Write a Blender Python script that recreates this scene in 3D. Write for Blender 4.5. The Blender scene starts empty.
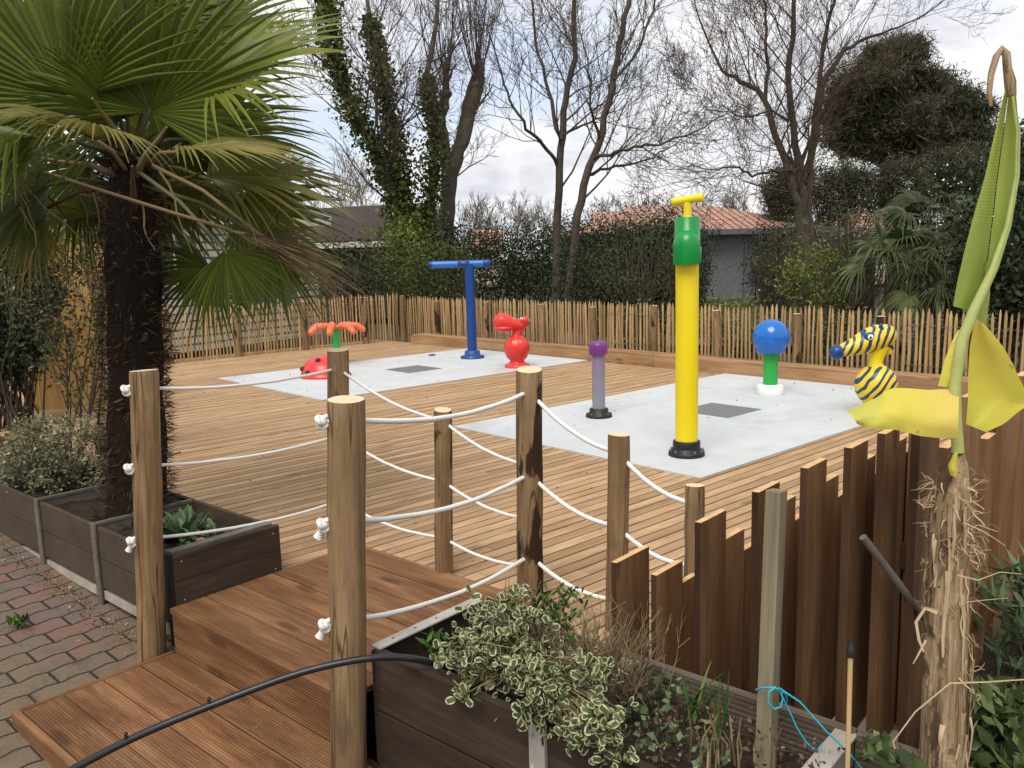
import bpy, math, random
import numpy as np
from mathutils import Vector, Matrix, noise
random.seed(7); rng = np.random.default_rng(7)
C = bpy.context.scene.collection
R_ = math.radians
PI = math.pi
# ------------------------------------------------------------------ frames
CH = 1.35
CR = Matrix(((0.99962425, 0.02741093, 0.0), (-0.00408588, 0.14900411, -0.98882814), (-0.0271047, 0.98845658, 0.14906012)))
FPX = 843.11
U = Vector((0.66917, -0.74311, 0)); V = Vector((0.74311, 0.66917, 0))
S = Vector((0.75184, -0.65935, 0)); T = Vector((0.65935, 0.75184, 0))
Z = Vector((0, 0, 1))
def uv(u, v, z=0.): return U*u + V*v + Z*z
def st(s, t, z=0.): return S*s + T*t + Z*z
def ray(px, py): return CR @ Vector((px-512, 384-py, -FPX))
def at(px, py, z=0.):                       # point of the plane at height z
    d = ray(px, py); return Vector((0, 0, CH)) + d*((z-CH)/d.z)
def atd(px, py, Y):                         # point at distance Y ahead
    d = ray(px, py); return Vector((0, 0, CH)) + d*(Y/d.y)
def zat(p, px, py):                         # height above ground point p
    d = ray(px, py); k = math.hypot(p[0], p[1])/math.hypot(d.x, d.y); return CH + d.z*k
def lerp(a, b, t): return a + (b-a)*t
# ------------------------------------------------------------------ mesh builder
class MB:
    def __init__(s): s.v = []; s.f = []; s.w = []; s.r = []; s.sm = []; s.mi = []
    def add(s, vs, fs, ws=None, smooth=False, rnd=None, mi=0):
        n = len(s.v); rnd = random.random() if rnd is None else rnd
        s.v += [tuple(p) for p in vs]; s.w += [tuple(p) for p in (ws if ws is not None else vs)]
        s.r += [rnd]*len(vs); s.f += [tuple(i+n for i in f) for f in fs]
        s.sm += [smooth]*len(fs); s.mi += [mi]*len(fs)
    def box(s, c, ax, ay, az, sx, sy, sz, mi=0, rnd=None, jit=0.):
        off = Vector((random.uniform(0, 50), random.uniform(0, 50), random.uniform(0, 50)))
        vs = []; ws = []
        for i in (-.5, .5):
            for j in (-.5, .5):
                for k in (-.5, .5):
                    q = Vector((i*sx, j*sy, k*sz)); vs.append(c + ax*q.x + ay*q.y + az*q.z); ws.append(q+off)
        fs = [(0, 1, 3, 2), (4, 6, 7, 5), (0, 4, 5, 1), (2, 3, 7, 6), (0, 2, 6, 4), (1, 5, 7, 3)]
        if ax.cross(ay).dot(az) < 0: fs = [f[::-1] for f in fs]
        s.add(vs, fs, ws, False, rnd, mi)
    def beam(s, p0, p1, w, h, up=Z, mi=0, rnd=None):      # w sideways, h along up; grain along the length
        d = (p1-p0); L = d.length; d = d/L; side = up.cross(d).normalized(); u2 = d.cross(side)
        s.box((p0+p1)/2, d, side, u2, L, w, h, mi, rnd)
    def tube(s, pts, rad, n=8, caps=True, smooth=True, mi=0, capmi=None, rnd=None, wob=0.):
        pts = [Vector(p) for p in pts]; m = len(pts)
        if not hasattr(rad, '__len__'): rad = [rad]*m
        off = Vector((random.uniform(0, 50), random.uniform(0, 50), random.uniform(0, 50)))
        t = (pts[1]-pts[0]).normalized(); a = Vector((1, 0, 0)) if abs(t.x) < .8 else Vector((0, 1, 0))
        a = (a - t*a.dot(t)).normalized()
        vs = []; ws = []; L = 0
        for i in range(m):
            tt = (pts[min(i+1, m-1)]-pts[max(i-1, 0)]).normalized()
            a = (a - tt*a.dot(tt)); a = a.normalized() if a.length > 1e-6 else tt.orthogonal().normalized()
            b = tt.cross(a)
            if i: L += (pts[i]-pts[i-1]).length
            for k in range(n):
                th = 2*PI*k/n; r = rad[i]
                if wob: r *= 1 + wob*noise.noise(Vector((math.cos(th)*1.2, math.sin(th)*1.2, L*3)) + off)
                vs.append(pts[i] + (a*math.cos(th) + b*math.sin(th))*r)
                ws.append(Vector((L, rad[i]*math.cos(th), rad[i]*math.sin(th))) + off)
        fs = [(i*n+k, i*n+(k+1) % n, (i+1)*n+(k+1) % n, (i+1)*n+k) for i in range(m-1) for k in range(n)]
        rnd = random.random() if rnd is None else rnd
        s.add(vs, fs, ws, smooth, rnd, mi)
        if caps:
            cm = mi if capmi is None else capmi
            s.add(vs[:n], [tuple(range(n-1, -1, -1))], ws[:n], False, rnd, cm)
            s.add(vs[-n:], [tuple(range(n))], ws[-n:], False, rnd, cm)
    def lathe(s, prof, o, n=24, axis=Z, mi=0, smooth=True, cap=True):
        ax = axis.normalized(); a = ax.orthogonal().normalized(); b = ax.cross(a)
        vs = [o + ax*z + (a*math.cos(2*PI*k/n)+b*math.sin(2*PI*k/n))*max(r, 1e-4) for r, z in prof for k in range(n)]
        m = len(prof)
        s.add(vs, [(i*n+k, i*n+(k+1) % n, (i+1)*n+(k+1) % n, (i+1)*n+k) for i in range(m-1) for k in range(n)], vs, smooth, None, mi)
        if cap:
            s.add(vs[:n], [tuple(range(n-1, -1, -1))], None, False, None, mi); s.add(vs[-n:], [tuple(range(n))], None, False, None, mi)
    def ell(s, c, rx, ry, rz, ax=Vector((1, 0, 0)), ay=Vector((0, 1, 0)), az=Z, n=20, m=12, mi=0, fn=None):
        vs = []; ws = []
        for i in range(m+1):
            ph = PI*i/m
            for k in range(n):
                th = 2*PI*k/n
                q = Vector((math.sin(ph)*math.cos(th), math.sin(ph)*math.sin(th), math.cos(ph)))
                if fn: q = fn(q)
                vs.append(c + ax*q.x*rx + ay*q.y*ry + az*q.z*rz); ws.append(Vector((q.x*rx, q.y*ry, q.z*rz)))
        s.add(vs, [(i*n+k, (i+1)*n+k, (i+1)*n+(k+1) % n, i*n+(k+1) % n) for i in range(m) for k in range(n)], ws, True, None, mi)
    def grid(s, P, smooth=True, mi=0, W=None, rnd=None):
        h = len(P); w = len(P[0]); vs = [p for row in P for p in row]
        ws = [p for row in W for p in row] if W else None
        s.add(vs, [(i*w+j, i*w+j+1, (i+1)*w+j+1, (i+1)*w+j) for i in range(h-1) for j in range(w-1)], ws, smooth, rnd, mi)
    def build(s, name, mats, parent=None, label=None, cat=None, group=None, kind=None, bevel=0., base=None, solid=0., sub=0):
        v = np.array(s.v, dtype=np.float32); return link(name, v, s.f, np.array(s.w, np.float32), np.array(s.r, np.float32), mats, parent, label, cat, group, kind, bevel, base, s.sm, s.mi, solid, sub)
def wloc(o):
    l = o.location.copy()
    while o.parent: o = o.parent; l += o.location
    return l
def link(name, v, f, w, r, mats, parent=None, label=None, cat=None, group=None, kind=None, bevel=0., base=None, sm=None, mi=None, solid=0., sub=0):
    if not isinstance(mats, (list, tuple)): mats = [mats]
    me = bpy.data.meshes.new(name)
    if parent is not None: o0 = np.array(wloc(parent))
    elif base is not None: o0 = np.array(base)
    else: o0 = np.array([(v[:, 0].min()+v[:, 0].max())/2, (v[:, 1].min()+v[:, 1].max())/2, v[:, 2].min()])
    vv = (v - o0).astype(np.float32)
    if isinstance(f, np.ndarray):
        nf, k = f.shape
        me.vertices.add(len(vv)); me.vertices.foreach_set('co', vv.ravel())
        me.loops.add(nf*k); me.loops.foreach_set('vertex_index', f.ravel().astype(np.int32))
        me.polygons.add(nf); me.polygons.foreach_set('loop_start', np.arange(0, nf*k, k, dtype=np.int32))
        me.polygons.foreach_set('loop_total', np.full(nf, k, dtype=np.int32)); me.update(calc_edges=True)
    else:
        me.from_pydata(vv.tolist(), [], f); me.update()
    a = me.attributes.new('wc', 'FLOAT_VECTOR', 'POINT'); a.data.foreach_set('vector', np.ascontiguousarray(w, dtype=np.float32).ravel())
    a = me.attributes.new('rnd', 'FLOAT', 'POINT'); a.data.foreach_set('value', np.ascontiguousarray(r, dtype=np.float32))
    if sm is not None: me.polygons.foreach_set('use_smooth', np.array(sm, dtype=bool))
    if mi is not None: me.polygons.foreach_set('material_index', np.array(mi, dtype=np.int32))
    for m in mats: me.materials.append(m)
    o = bpy.data.objects.new(name, me); C.objects.link(o)
    if parent is not None: o.parent = parent
    else: o.location = Vector(o0.tolist())
    if bevel:
        b = o.modifiers.new('b', 'BEVEL'); b.width = bevel; b.segments = 2; b.limit_method = 'ANGLE'; b.angle_limit = R_(40)
    if solid:
        b = o.modifiers.new('s', 'SOLIDIFY'); b.thickness = solid; b.offset = 0
    if sub:
        b = o.modifiers.new('ss', 'SUBSURF'); b.levels = sub; b.render_levels = sub
    tag(o, label, cat, group, kind); return o
def tag(o, label=None, cat=None, group=None, kind=None):
    for k, x in (('label', label), ('category', cat), ('group', group), ('kind', kind)):
        if x: o[k] = x
    return o
def thing(name, loc, label, cat, group=None):
    o = bpy.data.objects.new(name, None); C.objects.link(o); o.location = loc; o.empty_display_size = .1
    return tag(o, label, cat, group)
# ------------------------------------------------------------------ materials
class NT:
    def __init__(s, name):
        s.m = bpy.data.materials.new(name); s.m.use_nodes = True; s.t = s.m.node_tree; s.t.nodes.clear()
        s.out = s.n('ShaderNodeOutputMaterial')
    def n(s, t, **k):
        nd = s.t.nodes.new(t)
        for a, b in k.items():
            if a.startswith('i_'):
                nd.inputs[a[2:].replace('_', ' ')].default_value = b
            else: setattr(nd, a, b)
        return nd
    def l(s, a, b): s.t.links.new(a, b)
    def attr(s, name): return s.n('ShaderNodeAttribute', attribute_name=name)
    def noise(s, vec, scale=5., detail=4., rough=.6, dist=0.):
        x = s.n('ShaderNodeTexNoise'); x.inputs['Scale'].default_value = scale; x.inputs['Detail'].default_value = detail
        x.inputs['Roughness'].default_value = rough; x.inputs['Distortion'].default_value = dist
        if vec: s.l(vec, x.inputs['Vector'])
        return x.outputs['Fac']
    def map(s, vec, sc, loc=(0, 0, 0), rot=(0, 0, 0)):
        x = s.n('ShaderNodeMapping'); x.inputs['Scale'].default_value = sc; x.inputs['Location'].default_value = loc; x.inputs['Rotation'].default_value = rot
        s.l(vec, x.inputs['Vector']); return x.outputs['Vector']
    def ramp(s, fac, stops, interp='LINEAR'):
        x = s.n('ShaderNodeValToRGB'); x.color_ramp.interpolation = interp; e = x.color_ramp.elements
        while len(e) < len(stops): e.new(.5)
        for i, (p, c) in enumerate(stops):
            e[i].position = p; e[i].color = (c, c, c, 1) if not hasattr(c, '__len__') else (*c, 1)
        s.l(fac, x.inputs['Fac']); return x.outputs['Color']
    def mix(s, fac, a, b, mode='MIX'):
        x = s.n('ShaderNodeMix', data_type='RGBA', blend_type=mode)
        for v_, i in ((fac, x.inputs[0]), (a, x.inputs[6]), (b, x.inputs[7])):
            if isinstance(v_, (int, float)): i.default_value = v_ if i == x.inputs[0] else (v_, v_, v_, 1)
            elif isinstance(v_, tuple): i.default_value = (*v_, 1)
            else: s.l(v_, i)
        return x.outputs[2]
    def math(s, op, a, b=None, clamp=False):
        x = s.n('ShaderNodeMath', operation=op, use_clamp=clamp)
        for v_, i in ((a, 0), (b, 1)):
            if v_ is None: continue
            if isinstance(v_, (int, float)): x.inputs[i].default_value = v_
            else: s.l(v_, x.inputs[i])
        return x.outputs[0]
    def bump(s, h, st_=.3, dist=.01):
        x = s.n('ShaderNodeBump'); x.inputs['Strength'].default_value = st_; x.inputs['Distance'].default_value = dist
        s.l(h, x.inputs['Height']); return x.outputs['Normal']
    def pbsdf(s, col, rough=.7, normal=None, spec=.3, trans=0.):
        x = s.n('ShaderNodeBsdfPrincipled')
        if isinstance(col, tuple): x.inputs['Base Color'].default_value = (*col, 1)
        else: s.l(col, x.inputs['Base Color'])
        if isinstance(rough, (int, float)): x.inputs['Roughness'].default_value = rough
        else: s.l(rough, x.inputs['Roughness'])
        x.inputs['Specular IOR Level'].default_value = spec
        if normal: s.l(normal, x.inputs['Normal'])
        sh = x.outputs[0]
        if trans:
            tr = s.n('ShaderNodeBsdfTranslucent')
            if isinstance(col, tuple): tr.inputs['Color'].default_value = (*col, 1)
            else: s.l(col, tr.inputs['Color'])
            mx = s.n('ShaderNodeMixShader'); mx.inputs[0].default_value = trans
            s.l(sh, mx.inputs[1]); s.l(tr.outputs[0], mx.inputs[2]); sh = mx.outputs[0]
        s.l(sh, s.out.inputs['Surface']); return s.m
def wood(name, dark, mid, light, var=.35, grain=16., rough=.75, groove=0., knots=True, patch=None, patch_amt=.5, dirt=None, bump=.35, crack=False):
    n = NT(name); w = n.attr('wc').outputs['Vector']; r = n.attr('rnd').outputs['Fac']
    g = n.noise(n.map(w, (1.3, grain, grain)), 1., 5, .65, .6)
    f = n.noise(n.map(w, (6, grain*8, grain*8)), 1., 2, .5)
    col = n.ramp(n.math('ADD', n.math('MULTIPLY', g, .75), n.math('MULTIPLY', f, .25)), [(.3, dark), (.5, mid), (.68, light)])
    rr = n.ramp(r, [(0, 1-var), (.5, 1.), (1, 1+var*.6)])
    col = n.mix(1., col, rr, 'MULTIPLY')
    if knots:
        vo = n.n('ShaderNodeTexVoronoi'); vo.inputs['Scale'].default_value = 1.; n.l(n.map(w, (1.7, 6, 6)), vo.inputs['Vector'])
        k = n.ramp(vo.outputs['Distance'], [(.0, 1.), (.09, .8), (.15, 0.)])
        col = n.mix(n.math('MULTIPLY', k, .7), col, tuple(x*.45 for x in dark))
    lo = n.noise(n.map(w, (1.5, 4, 4)), 1.3, 3)
    col = n.mix(n.ramp(lo, [(.4, 0.), (.75, .35)]), col, tuple(x*.8 for x in dark))
    if crack:
        ck = n.noise(n.map(w, (.8, 22, 22)), 1., 2, .4, .2)
        col = n.mix(n.ramp(ck, [(.485, 0.), (.497, .85), (.503, .85), (.515, 0.)]), col, tuple(x*.35 for x in dark))
        st2 = n.noise(n.map(w, (2.2, 7, 7)), 1.6, 5, .75)
        col = n.mix(n.ramp(st2, [(.50, 0.), (.66, .65)]), col, (.10, .07, .045))
    if patch:
        p = n.noise(n.map(w, (3.2, 9, 9)), 1., 3, .55, .3)
        col = n.mix(n.ramp(p, [(patch_amt-.015, 0.), (patch_amt+.015, 1.)]), col, patch)
    if dirt:
        d = n.noise(n.map(n.n('ShaderNodeTexCoord').outputs['Object'], (1, 1, 1)), 55., 3, .7)
        col = n.mix(n.ramp(d, [(.66, 0.), (.72, .6)]), col, dirt)
    h = n.math('ADD', g, n.math('MULTIPLY', f, .5))
    if groove:
        wv = n.n('ShaderNodeTexWave', bands_direction='Y'); wv.inputs['Scale'].default_value = groove; n.l(w, wv.inputs['Vector'])
        h = n.math('ADD', n.math('MULTIPLY', h, .4), n.math('MULTIPLY', wv.outputs['Fac'], .7))
        col = n.mix(n.ramp(wv.outputs['Fac'], [(.0, .35), (.35, 0.)]), col, tuple(x*.5 for x in dark))
    return n.pbsdf(col, rough, n.bump(h, bump, .004), .25)
def plain(name, col, var=.12, scale=8., rough=.5, bump=.05, spec=.4, dirt=None, coord='Object', bd=.005, fine=0.):
    n = NT(name); w = n.n('ShaderNodeTexCoord').outputs[coord]
    g = n.noise(w, scale, 5, .65)
    c = n.ramp(g, [(.25, tuple(x*(1-var) for x in col)), (.75, tuple(min(1, x*(1+var)) for x in col))])
    if dirt:
        c = n.mix(n.ramp(n.noise(w, scale*.45, 6, .75), [(.52, 0.), (.74, dirt[1])]), c, dirt[0])
    hh = g
    if fine:
        hh = n.noise(w, fine, 3, .7); c = n.mix(n.ramp(hh, [(.3, .25), (.55, 0.)]), c, tuple(x*.5 for x in col))
    return n.pbsdf(c, rough, n.bump(hh, bump, bd) if bump else None, spec)
def leafm(name, stops, trans=.25, rough=.5, spec=.3, edge=None, ribs=0.):
    n = NT(name); r = n.attr('rnd').outputs['Fac']; c = n.ramp(r, stops)
    w = n.attr('wc').outputs['Vector']
    nb = None
    if edge:   # pale margin: |x| or far y in the leaf's own coordinates
        sx = n.n('ShaderNodeSeparateXYZ'); n.l(w, sx.inputs[0])
        e = n.math('MAXIMUM', n.math('ABSOLUTE', sx.outputs['X']), n.math('SUBTRACT', sx.outputs['Y'], .12))
        e = n.math('ADD', e, n.math('MULTIPLY', n.noise(n.map(w, (9, 9, 9)), 1., 2), .3))
        c = n.mix(n.ramp(e, [(.66, 0.), (.76, 1.)]), c, edge)
    if ribs:
        wv = n.n('ShaderNodeTexWave', bands_direction='Y'); wv.inputs['Scale'].default_value = ribs; n.l(w, wv.inputs['Vector'])
        nb = n.bump(wv.outputs['Fac'], .4, .003)
        c = n.mix(n.ramp(wv.outputs['Fac'], [(0, .3), (.4, 0.)]), c, (.05, .08, .01))
    return n.pbsdf(c, rough, nb, spec, trans)
M = {}
M['deck'] = wood('deck_wood', (.27, .155, .078), (.42, .27, .148), (.55, .385, .235), .26, 9, .8, 0, True, None, .5, (.2, .12, .06), .5)
M['step'] = wood('step_wood', (.085, .034, .013), (.205, .096, .040), (.35, .195, .098), .36, 10, .72, 30., True, None, .5, (.45, .33, .22), .5)
M['kerb'] = wood('kerb_wood', (.20, .105, .05), (.34, .20, .10), (.44, .28, .155), .2, 8)
M['picket'] = wood('chestnut_pale', (.22, .135, .06), (.40, .265, .125), (.56, .40, .22), .28, 20, .8, 0, False)
M['post'] = wood('round_post', (.13, .072, .032), (.255, .16, .08), (.38, .26, .145), .12, 15, crack=True)
M['postbark'] = wood('round_post_bark', (.13, .072, .032), (.24, .15, .075), (.36, .245, .14), .12, 15, patch=(.035, .018, .010), patch_amt=.545, crack=True)
M['endgrain'] = plain('end_grain', (.66, .52, .33), .2, 40, .8)
M['board'] = wood('brown_board', (.10, .046, .020), (.20, .102, .046), (.30, .165, .080), .35, 10)
M['boardshade'] = wood('brown_board_edge_shade', (.04, .019, .009), (.07, .035, .016), (.11, .055, .026), .3, 9)  # darker copy of the board wood: shade on thin edges put into colour
M['boardtop'] = plain('board_end', (.60, .38, .18), .25, 40, .8)
M['plankdark'] = wood('dark_plank', (.020, .013, .009), (.045, .031, .021), (.08, .057, .038), .2, 10)
M['stake'] = wood('grey_stake', (.11, .09, .055), (.21, .175, .115), (.30, .26, .18), .1, 25, bump=.7)
M['bamboo'] = wood('stick', (.38, .24, .10), (.5, .34, .16), (.6, .43, .22), .1, 10, .5, knots=False)
M['rail'] = wood('grey_rail', (.06, .045, .033), (.115, .09, .068), (.18, .145, .11), .1, 12, groove=22.)
M['ochre'] = wood('ochre_panel', (.30, .17, .045), (.47, .29, .09), (.60, .40, .15), .15, 9)
M['panel'] = plain('brown_fibre_panel', (.074, .056, .039), .3, 5, .85, .4, .15, ((.11, .095, .07), .35), fine=180.)
M['metal'] = plain('grey_zinc', (.13, .115, .095), .3, 12, .55, .1, .5, ((.06, .05, .04), .6))
M['zinc'] = plain('light_zinc', (.40, .37, .33), .25, 10, .45, .1, .5, ((.2, .17, .14), .6))
M['screw'] = plain('screw_steel', (.22, .19, .16), .1, 30, .5)
M['strip'] = plain('concrete_strip', (.34, .31, .25), .3, 12, .9, .3)
M['black'] = plain('black_rubber', (.012, .012, .013), .2, 8, .5, .1, .4)
M['hose'] = plain('black_hose', (.010, .010, .012), .3, 30, .38, .1, .5, ((.05, .045, .04), .5))
M['soil'] = plain('dark_soil', (.055, .040, .030), .6, 22, .95, 1., .1, ((.16, .125, .09), .6), bd=.03, fine=70.)
M['pad'] = plain('pale_concrete', (.50, .53, .54), .09, 2.6, .8, .08, .2, ((.37, .355, .32), .8))
M['grate'] = plain('grey_grate', (.20, .205, .205), .12, 30, .7)
M['white'] = plain('white_plastic', (.82, .82, .80), .03, 5, .35)
M['rope'] = None
M['bark'] = plain('grey_bark', (.115, .095, .075), .4, 6, .95, .8, .1, ((.06, .065, .035), .5), bd=.03)
M['barkb'] = plain('brown_bark', (.075, .060, .048), .4, 5, .95, .8, .1, bd=.03)
M['twig'] = plain('twigs', (.085, .066, .052), .3, 4, .9, 0., .1)
M['tile'] = None
M['render'] = plain('cream_render', (.50, .43, .33), .1, 3, .9)
M['grey'] = plain('grey_wall', (.17, .18, .185), .1, 3, .85)
M['greyd'] = plain('grey_trim', (.13, .14, .155), .1, 3, .85)
M['roofd'] = plain('brown_roof', (.045, .034, .028), .2, 6, .9, .3)
M['wwhite'] = plain('white_boards', (.58, .55, .48), .12, 3, .7)
M['glass'] = plain('dark_glass', (.03, .035, .04), .2, 2, .1, 0., .6)
M['blued'] = plain('navy_paint', (.003, .045, .21), .08, 5, .35, 0., .5)
M['bluel'] = plain('sky_blue_paint', (.02, .15, .50), .08, 5, .35, 0., .5)
M['red'] = plain('red_paint', (.66, .035, .030), .06, 5, .3, 0., .5)
M['yellow'] = plain('yellow_paint', (.80, .64, .012), .04, 3, .33, 0., .5)
M['green'] = plain('green_paint', (.004, .24, .045), .06, 4, .28, 0., .5)
M['greenb'] = plain('bright_green_paint', (.02, .36, .06), .06, 4, .35, 0., .5)
M['purple'] = plain('purple_paint', (.16, .028, .18), .08, 5, .35, 0., .5)
M['blueball'] = plain('ball_blue_paint', (.006, .13, .50), .05, 4, .18, 0., .6)
M['orange'] = plain('orange_paint', (.80, .15, .06), .05, 4, .35, 0., .5)
M['cyan'] = plain('cyan_string', (.02, .42, .55), .1, 60, .6)
M['limed'] = plain('lime_spot', (.30, .42, .05), .1, 9, .4)
M['pinkf'] = plain('pink_petal', (.55, .03, .50), .2, 60, .6)
M['whitef'] = plain('white_petal', (.8, .8, .7), .1, 60, .6)
M['teal'] = plain('teal_sheet', (.012, .04, .05), .3, 3, .7)
def mk_rope():
    n = NT('white_rope'); w = n.attr('wc').outputs['Vector']
    wv = n.n('ShaderNodeTexWave', bands_direction='DIAGONAL'); wv.inputs['Scale'].default_value = 62; n.l(w, wv.inputs['Vector'])
    c = n.mix(n.ramp(wv.outputs['Fac'], [(0, .5), (.5, 0.)]), (.80, .79, .76), (.55, .54, .52))
    return n.pbsdf(c, .8, n.bump(wv.outputs['Fac'], .5, .002), .2)
M['rope'] = mk_rope()
def mk_grad_tube():
    n = NT('purple_grey_tube'); g = n.n('ShaderNodeSeparateXYZ'); n.l(n.n('ShaderNodeTexCoord').outputs['Object'], g.inputs[0])
    c = n.ramp(g.outputs['Z'], [(.06, (.20, .24, .27)), (.30, (.21, .20, .26)), (.52, (.23, .14, .25))])
    c = n.mix(.12, c, n.ramp(n.noise(n.n('ShaderNodeTexCoord').outputs['Object'], 12), [(.3, .1), (.7, .4)]))
    return n.pbsdf(c, .25, None, .6)
M['gtube'] = mk_grad_tube()
def mk_zebra():
    n = NT('yellow_blue_stripes'); w = n.attr('wc').outputs['Vector']
    wv = n.n('ShaderNodeTexWave', bands_direction='X', wave_profile='SIN'); wv.inputs['Scale'].default_value = 5.6
    wv.inputs['Distortion'].default_value = 3.0; wv.inputs['Detail'].default_value = 1.; wv.inputs['Detail Scale'].default_value = 1.3
    n.l(n.map(w, (1, 1, 1), (0, 0, 0), (0, R_(-38), R_(12))), wv.inputs['Vector'])
    c = n.mix(n.ramp(wv.outputs['Fac'], [(.60, 0.), (.64, 1.)]), (.82, .56, .01), (.008, .05, .15))
    return n.pbsdf(c, .35, None, .5)
M['zebra'] = mk_zebra()
def mk_tile():
    n = NT('terracotta_tiles'); w = n.n('ShaderNodeTexCoord').outputs['Object']
    b = n.n('ShaderNodeTexBrick'); b.inputs['Scale'].default_value = 1.; b.inputs['Brick Width'].default_value = .32; b.inputs['Row Height'].default_value = .34
    b.inputs['Mortar Size'].default_value = .045; b.inputs['Color1'].default_value = (.46, .24, .17, 1); b.inputs['Color2'].default_value = (.56, .33, .24, 1)
    b.inputs['Mortar'].default_value = (.10, .045, .035, 1); b.offset = 0.
    n.l(w, b.inputs['Vector'])
    c = n.mix(n.ramp(n.noise(w, .8, 4), [(.4, 0.), (.7, .5)]), b.outputs['Color'], (.30, .22, .17))
    return n.pbsdf(c, .85, n.bump(b.outputs['Fac'], -.6, .05), .2)
M['tile'] = mk_tile()
def mk_paver():
    n = NT('interlocking_pavers'); w = n.n('ShaderNodeTexCoord').outputs['Object']
    sx = n.n('ShaderNodeSeparateXYZ'); n.l(w, sx.inputs[0])
    tri = n.math('PINGPONG', n.math('ADD', sx.outputs['Y'], 10.), .055)
    tri = n.math('MULTIPLY', n.math('SMOOTH_MIN', tri, .04), .42)
    cx = n.n('ShaderNodeCombineXYZ'); n.l(sx.outputs['Y'], cx.inputs[0])
    wob = n.math('MULTIPLY', n.noise(n.map(w, (1, 1, 1)), 25., 2), .006)
    n.l(n.math('ADD', n.math('ADD', sx.outputs['X'], tri), wob), cx.inputs[1])
    b = n.n('ShaderNodeTexBrick'); b.inputs['Scale'].default_value = 1.; b.inputs['Brick Width'].default_value = .22; b.inputs['Row Height'].default_value = .11
    b.inputs['Mortar Size'].default_value = .006; b.inputs['Mortar Smooth'].default_value = .4; b.inputs['Bias'].default_value = -.1
    b.inputs['Color1'].default_value = (.20, .115, .09, 1); b.inputs['Color2'].default_value = (.15, .125, .108, 1); b.inputs['Mortar'].default_value = (.03, .025, .018, 1)
    n.l(cx.outputs[0], b.inputs['Vector'])
    big = n.noise(w, 1.7, 3)
    c = n.mix(n.ramp(big, [(.47, 0.), (.60, .75)]), b.outputs['Color'], (.155, .125, .082), 'MIX')
    c = n.mix(n.math('MULTIPLY', b.outputs['Fac'], 1.), c, (.03, .025, .018))
    sp = n.noise(w, 160, 3, .7)
    c = n.mix(n.ramp(sp, [(.3, .55), (.5, 0.)]), c, (.04, .035, .03)); c = n.mix(n.ramp(sp, [(.60, 0.), (.75, .6)]), c, (.26, .22, .17))
    c = n.mix(n.ramp(n.noise(w, 9, 5, .7), [(.5, 0.), (.7, .45)]), c, (.06, .055, .035))
    hh = n.math('ADD', n.math('MULTIPLY', b.outputs['Fac'], -1.), n.math('MULTIPLY', sp, .25))
    return n.pbsdf(c, .9, n.bump(hh, .8, .008), .2)
M['paver'] = mk_paver()
M['ground'] = plain('ground_grass', (.065, .075, .035), .4, 3, .95, .5, .1, ((.13, .11, .08), .7), fine=20.)
M['asph'] = plain('asphalt', (.10, .10, .10), .2, 6, .9, .2, .2, fine=40.)
G1, G2, G3 = (.022, .035, .012), (.05, .075, .022), (.09, .12, .04)
M['palm'] = leafm('palm_blade', [(0, (.035, .055, .010)), (.6, (.12, .16, .022)), (1, (.28, .31, .055))], .45, .38, .4)
M['palmdry'] = leafm('palm_blade_dry', [(0, (.08, .05, .02)), (.5, (.17, .115, .05)), (1, (.34, .26, .14))], .2, .7)
M['palmgold'] = leafm('palm_blade_golden', [(0, (.06, .075, .015)), (.5, (.17, .16, .03)), (1, (.36, .24, .05))], .3, .5)
M['fibre'] = leafm('palm_fibre', [(0, (.018, .012, .009)), (.6, (.042, .029, .02)), (1, (.14, .10, .065))], 0., .9, .1)
M['stub'] = leafm('palm_stub', [(0, (.035, .028, .02)), (1, (.13, .11, .085))], 0., .8, .2)
M['hedge'] = leafm('hedge_leaf', [(0, (.010, .018, .006)), (.6, (.026, .042, .014)), (1, (.06, .08, .03))], .2, .5)
M['hedgeb'] = leafm('laurel_leaf', [(0, (.02, .03, .008)), (.6, (.055, .075, .02)), (1, (.13, .14, .04))], .25, .45)
M['lime'] = leafm('lime_leaf', [(0, (.05, .07, .012)), (.6, (.12, .15, .025)), (1, (.24, .25, .06))], .3, .5)
M['olive'] = leafm('olive_leaf', [(0, (.04, .045, .018)), (.6, (.095, .10, .045)), (1, (.17, .16, .09))], .2, .6)
M['ivy'] = leafm('ivy_leaf', [(0, (.03, .04, .010)), (.6, (.10, .125, .03)), (1, (.23, .25, .07))], .25, .4)
M['pine'] = leafm('pine_needle', [(0, (.022, .024, .014)), (.6, (.060, .060, .034)), (1, (.125, .11, .065))], .2, .6)
M['fan'] = leafm('fan_leaf', [(0, (.030, .045, .014)), (.6, (.075, .10, .032)), (1, (.16, .18, .07))], .25, .4)
M['vari'] = leafm('variegated_leaf', [(0, (.025, .045, .012)), (.6, (.06, .095, .028)), (1, (.13, .17, .06))], .2, .45, .3, (.52, .50, .31))
M['boxl'] = leafm('box_leaf', [(0, (.05, .055, .02)), (.4, (.15, .155, .075)), (1, (.42, .40, .24))], .2, .5)
M['dark'] = leafm('dark_leaf', [(0, (.010, .016, .007)), (.6, (.022, .036, .014)), (1, (.05, .07, .03))], .15, .5)
M['succ'] = leafm('grey_green_leaf', [(0, (.035, .06, .025)), (.6, (.085, .14, .06)), (1, (.18, .25, .12))], .15, .5)
M['greenl'] = leafm('fresh_leaf', [(0, (.02, .055, .012)), (.6, (.05, .12, .02)), (1, (.12, .22, .04))], .3, .45)
M['twigb'] = plain('brown_twigs', (.085, .056, .038), .3, 4, .9, 0., .1)
M['twigfar'] = plain('far_twigs', (.16, .135, .11), .2, 4, .9, 0., .1)
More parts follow.
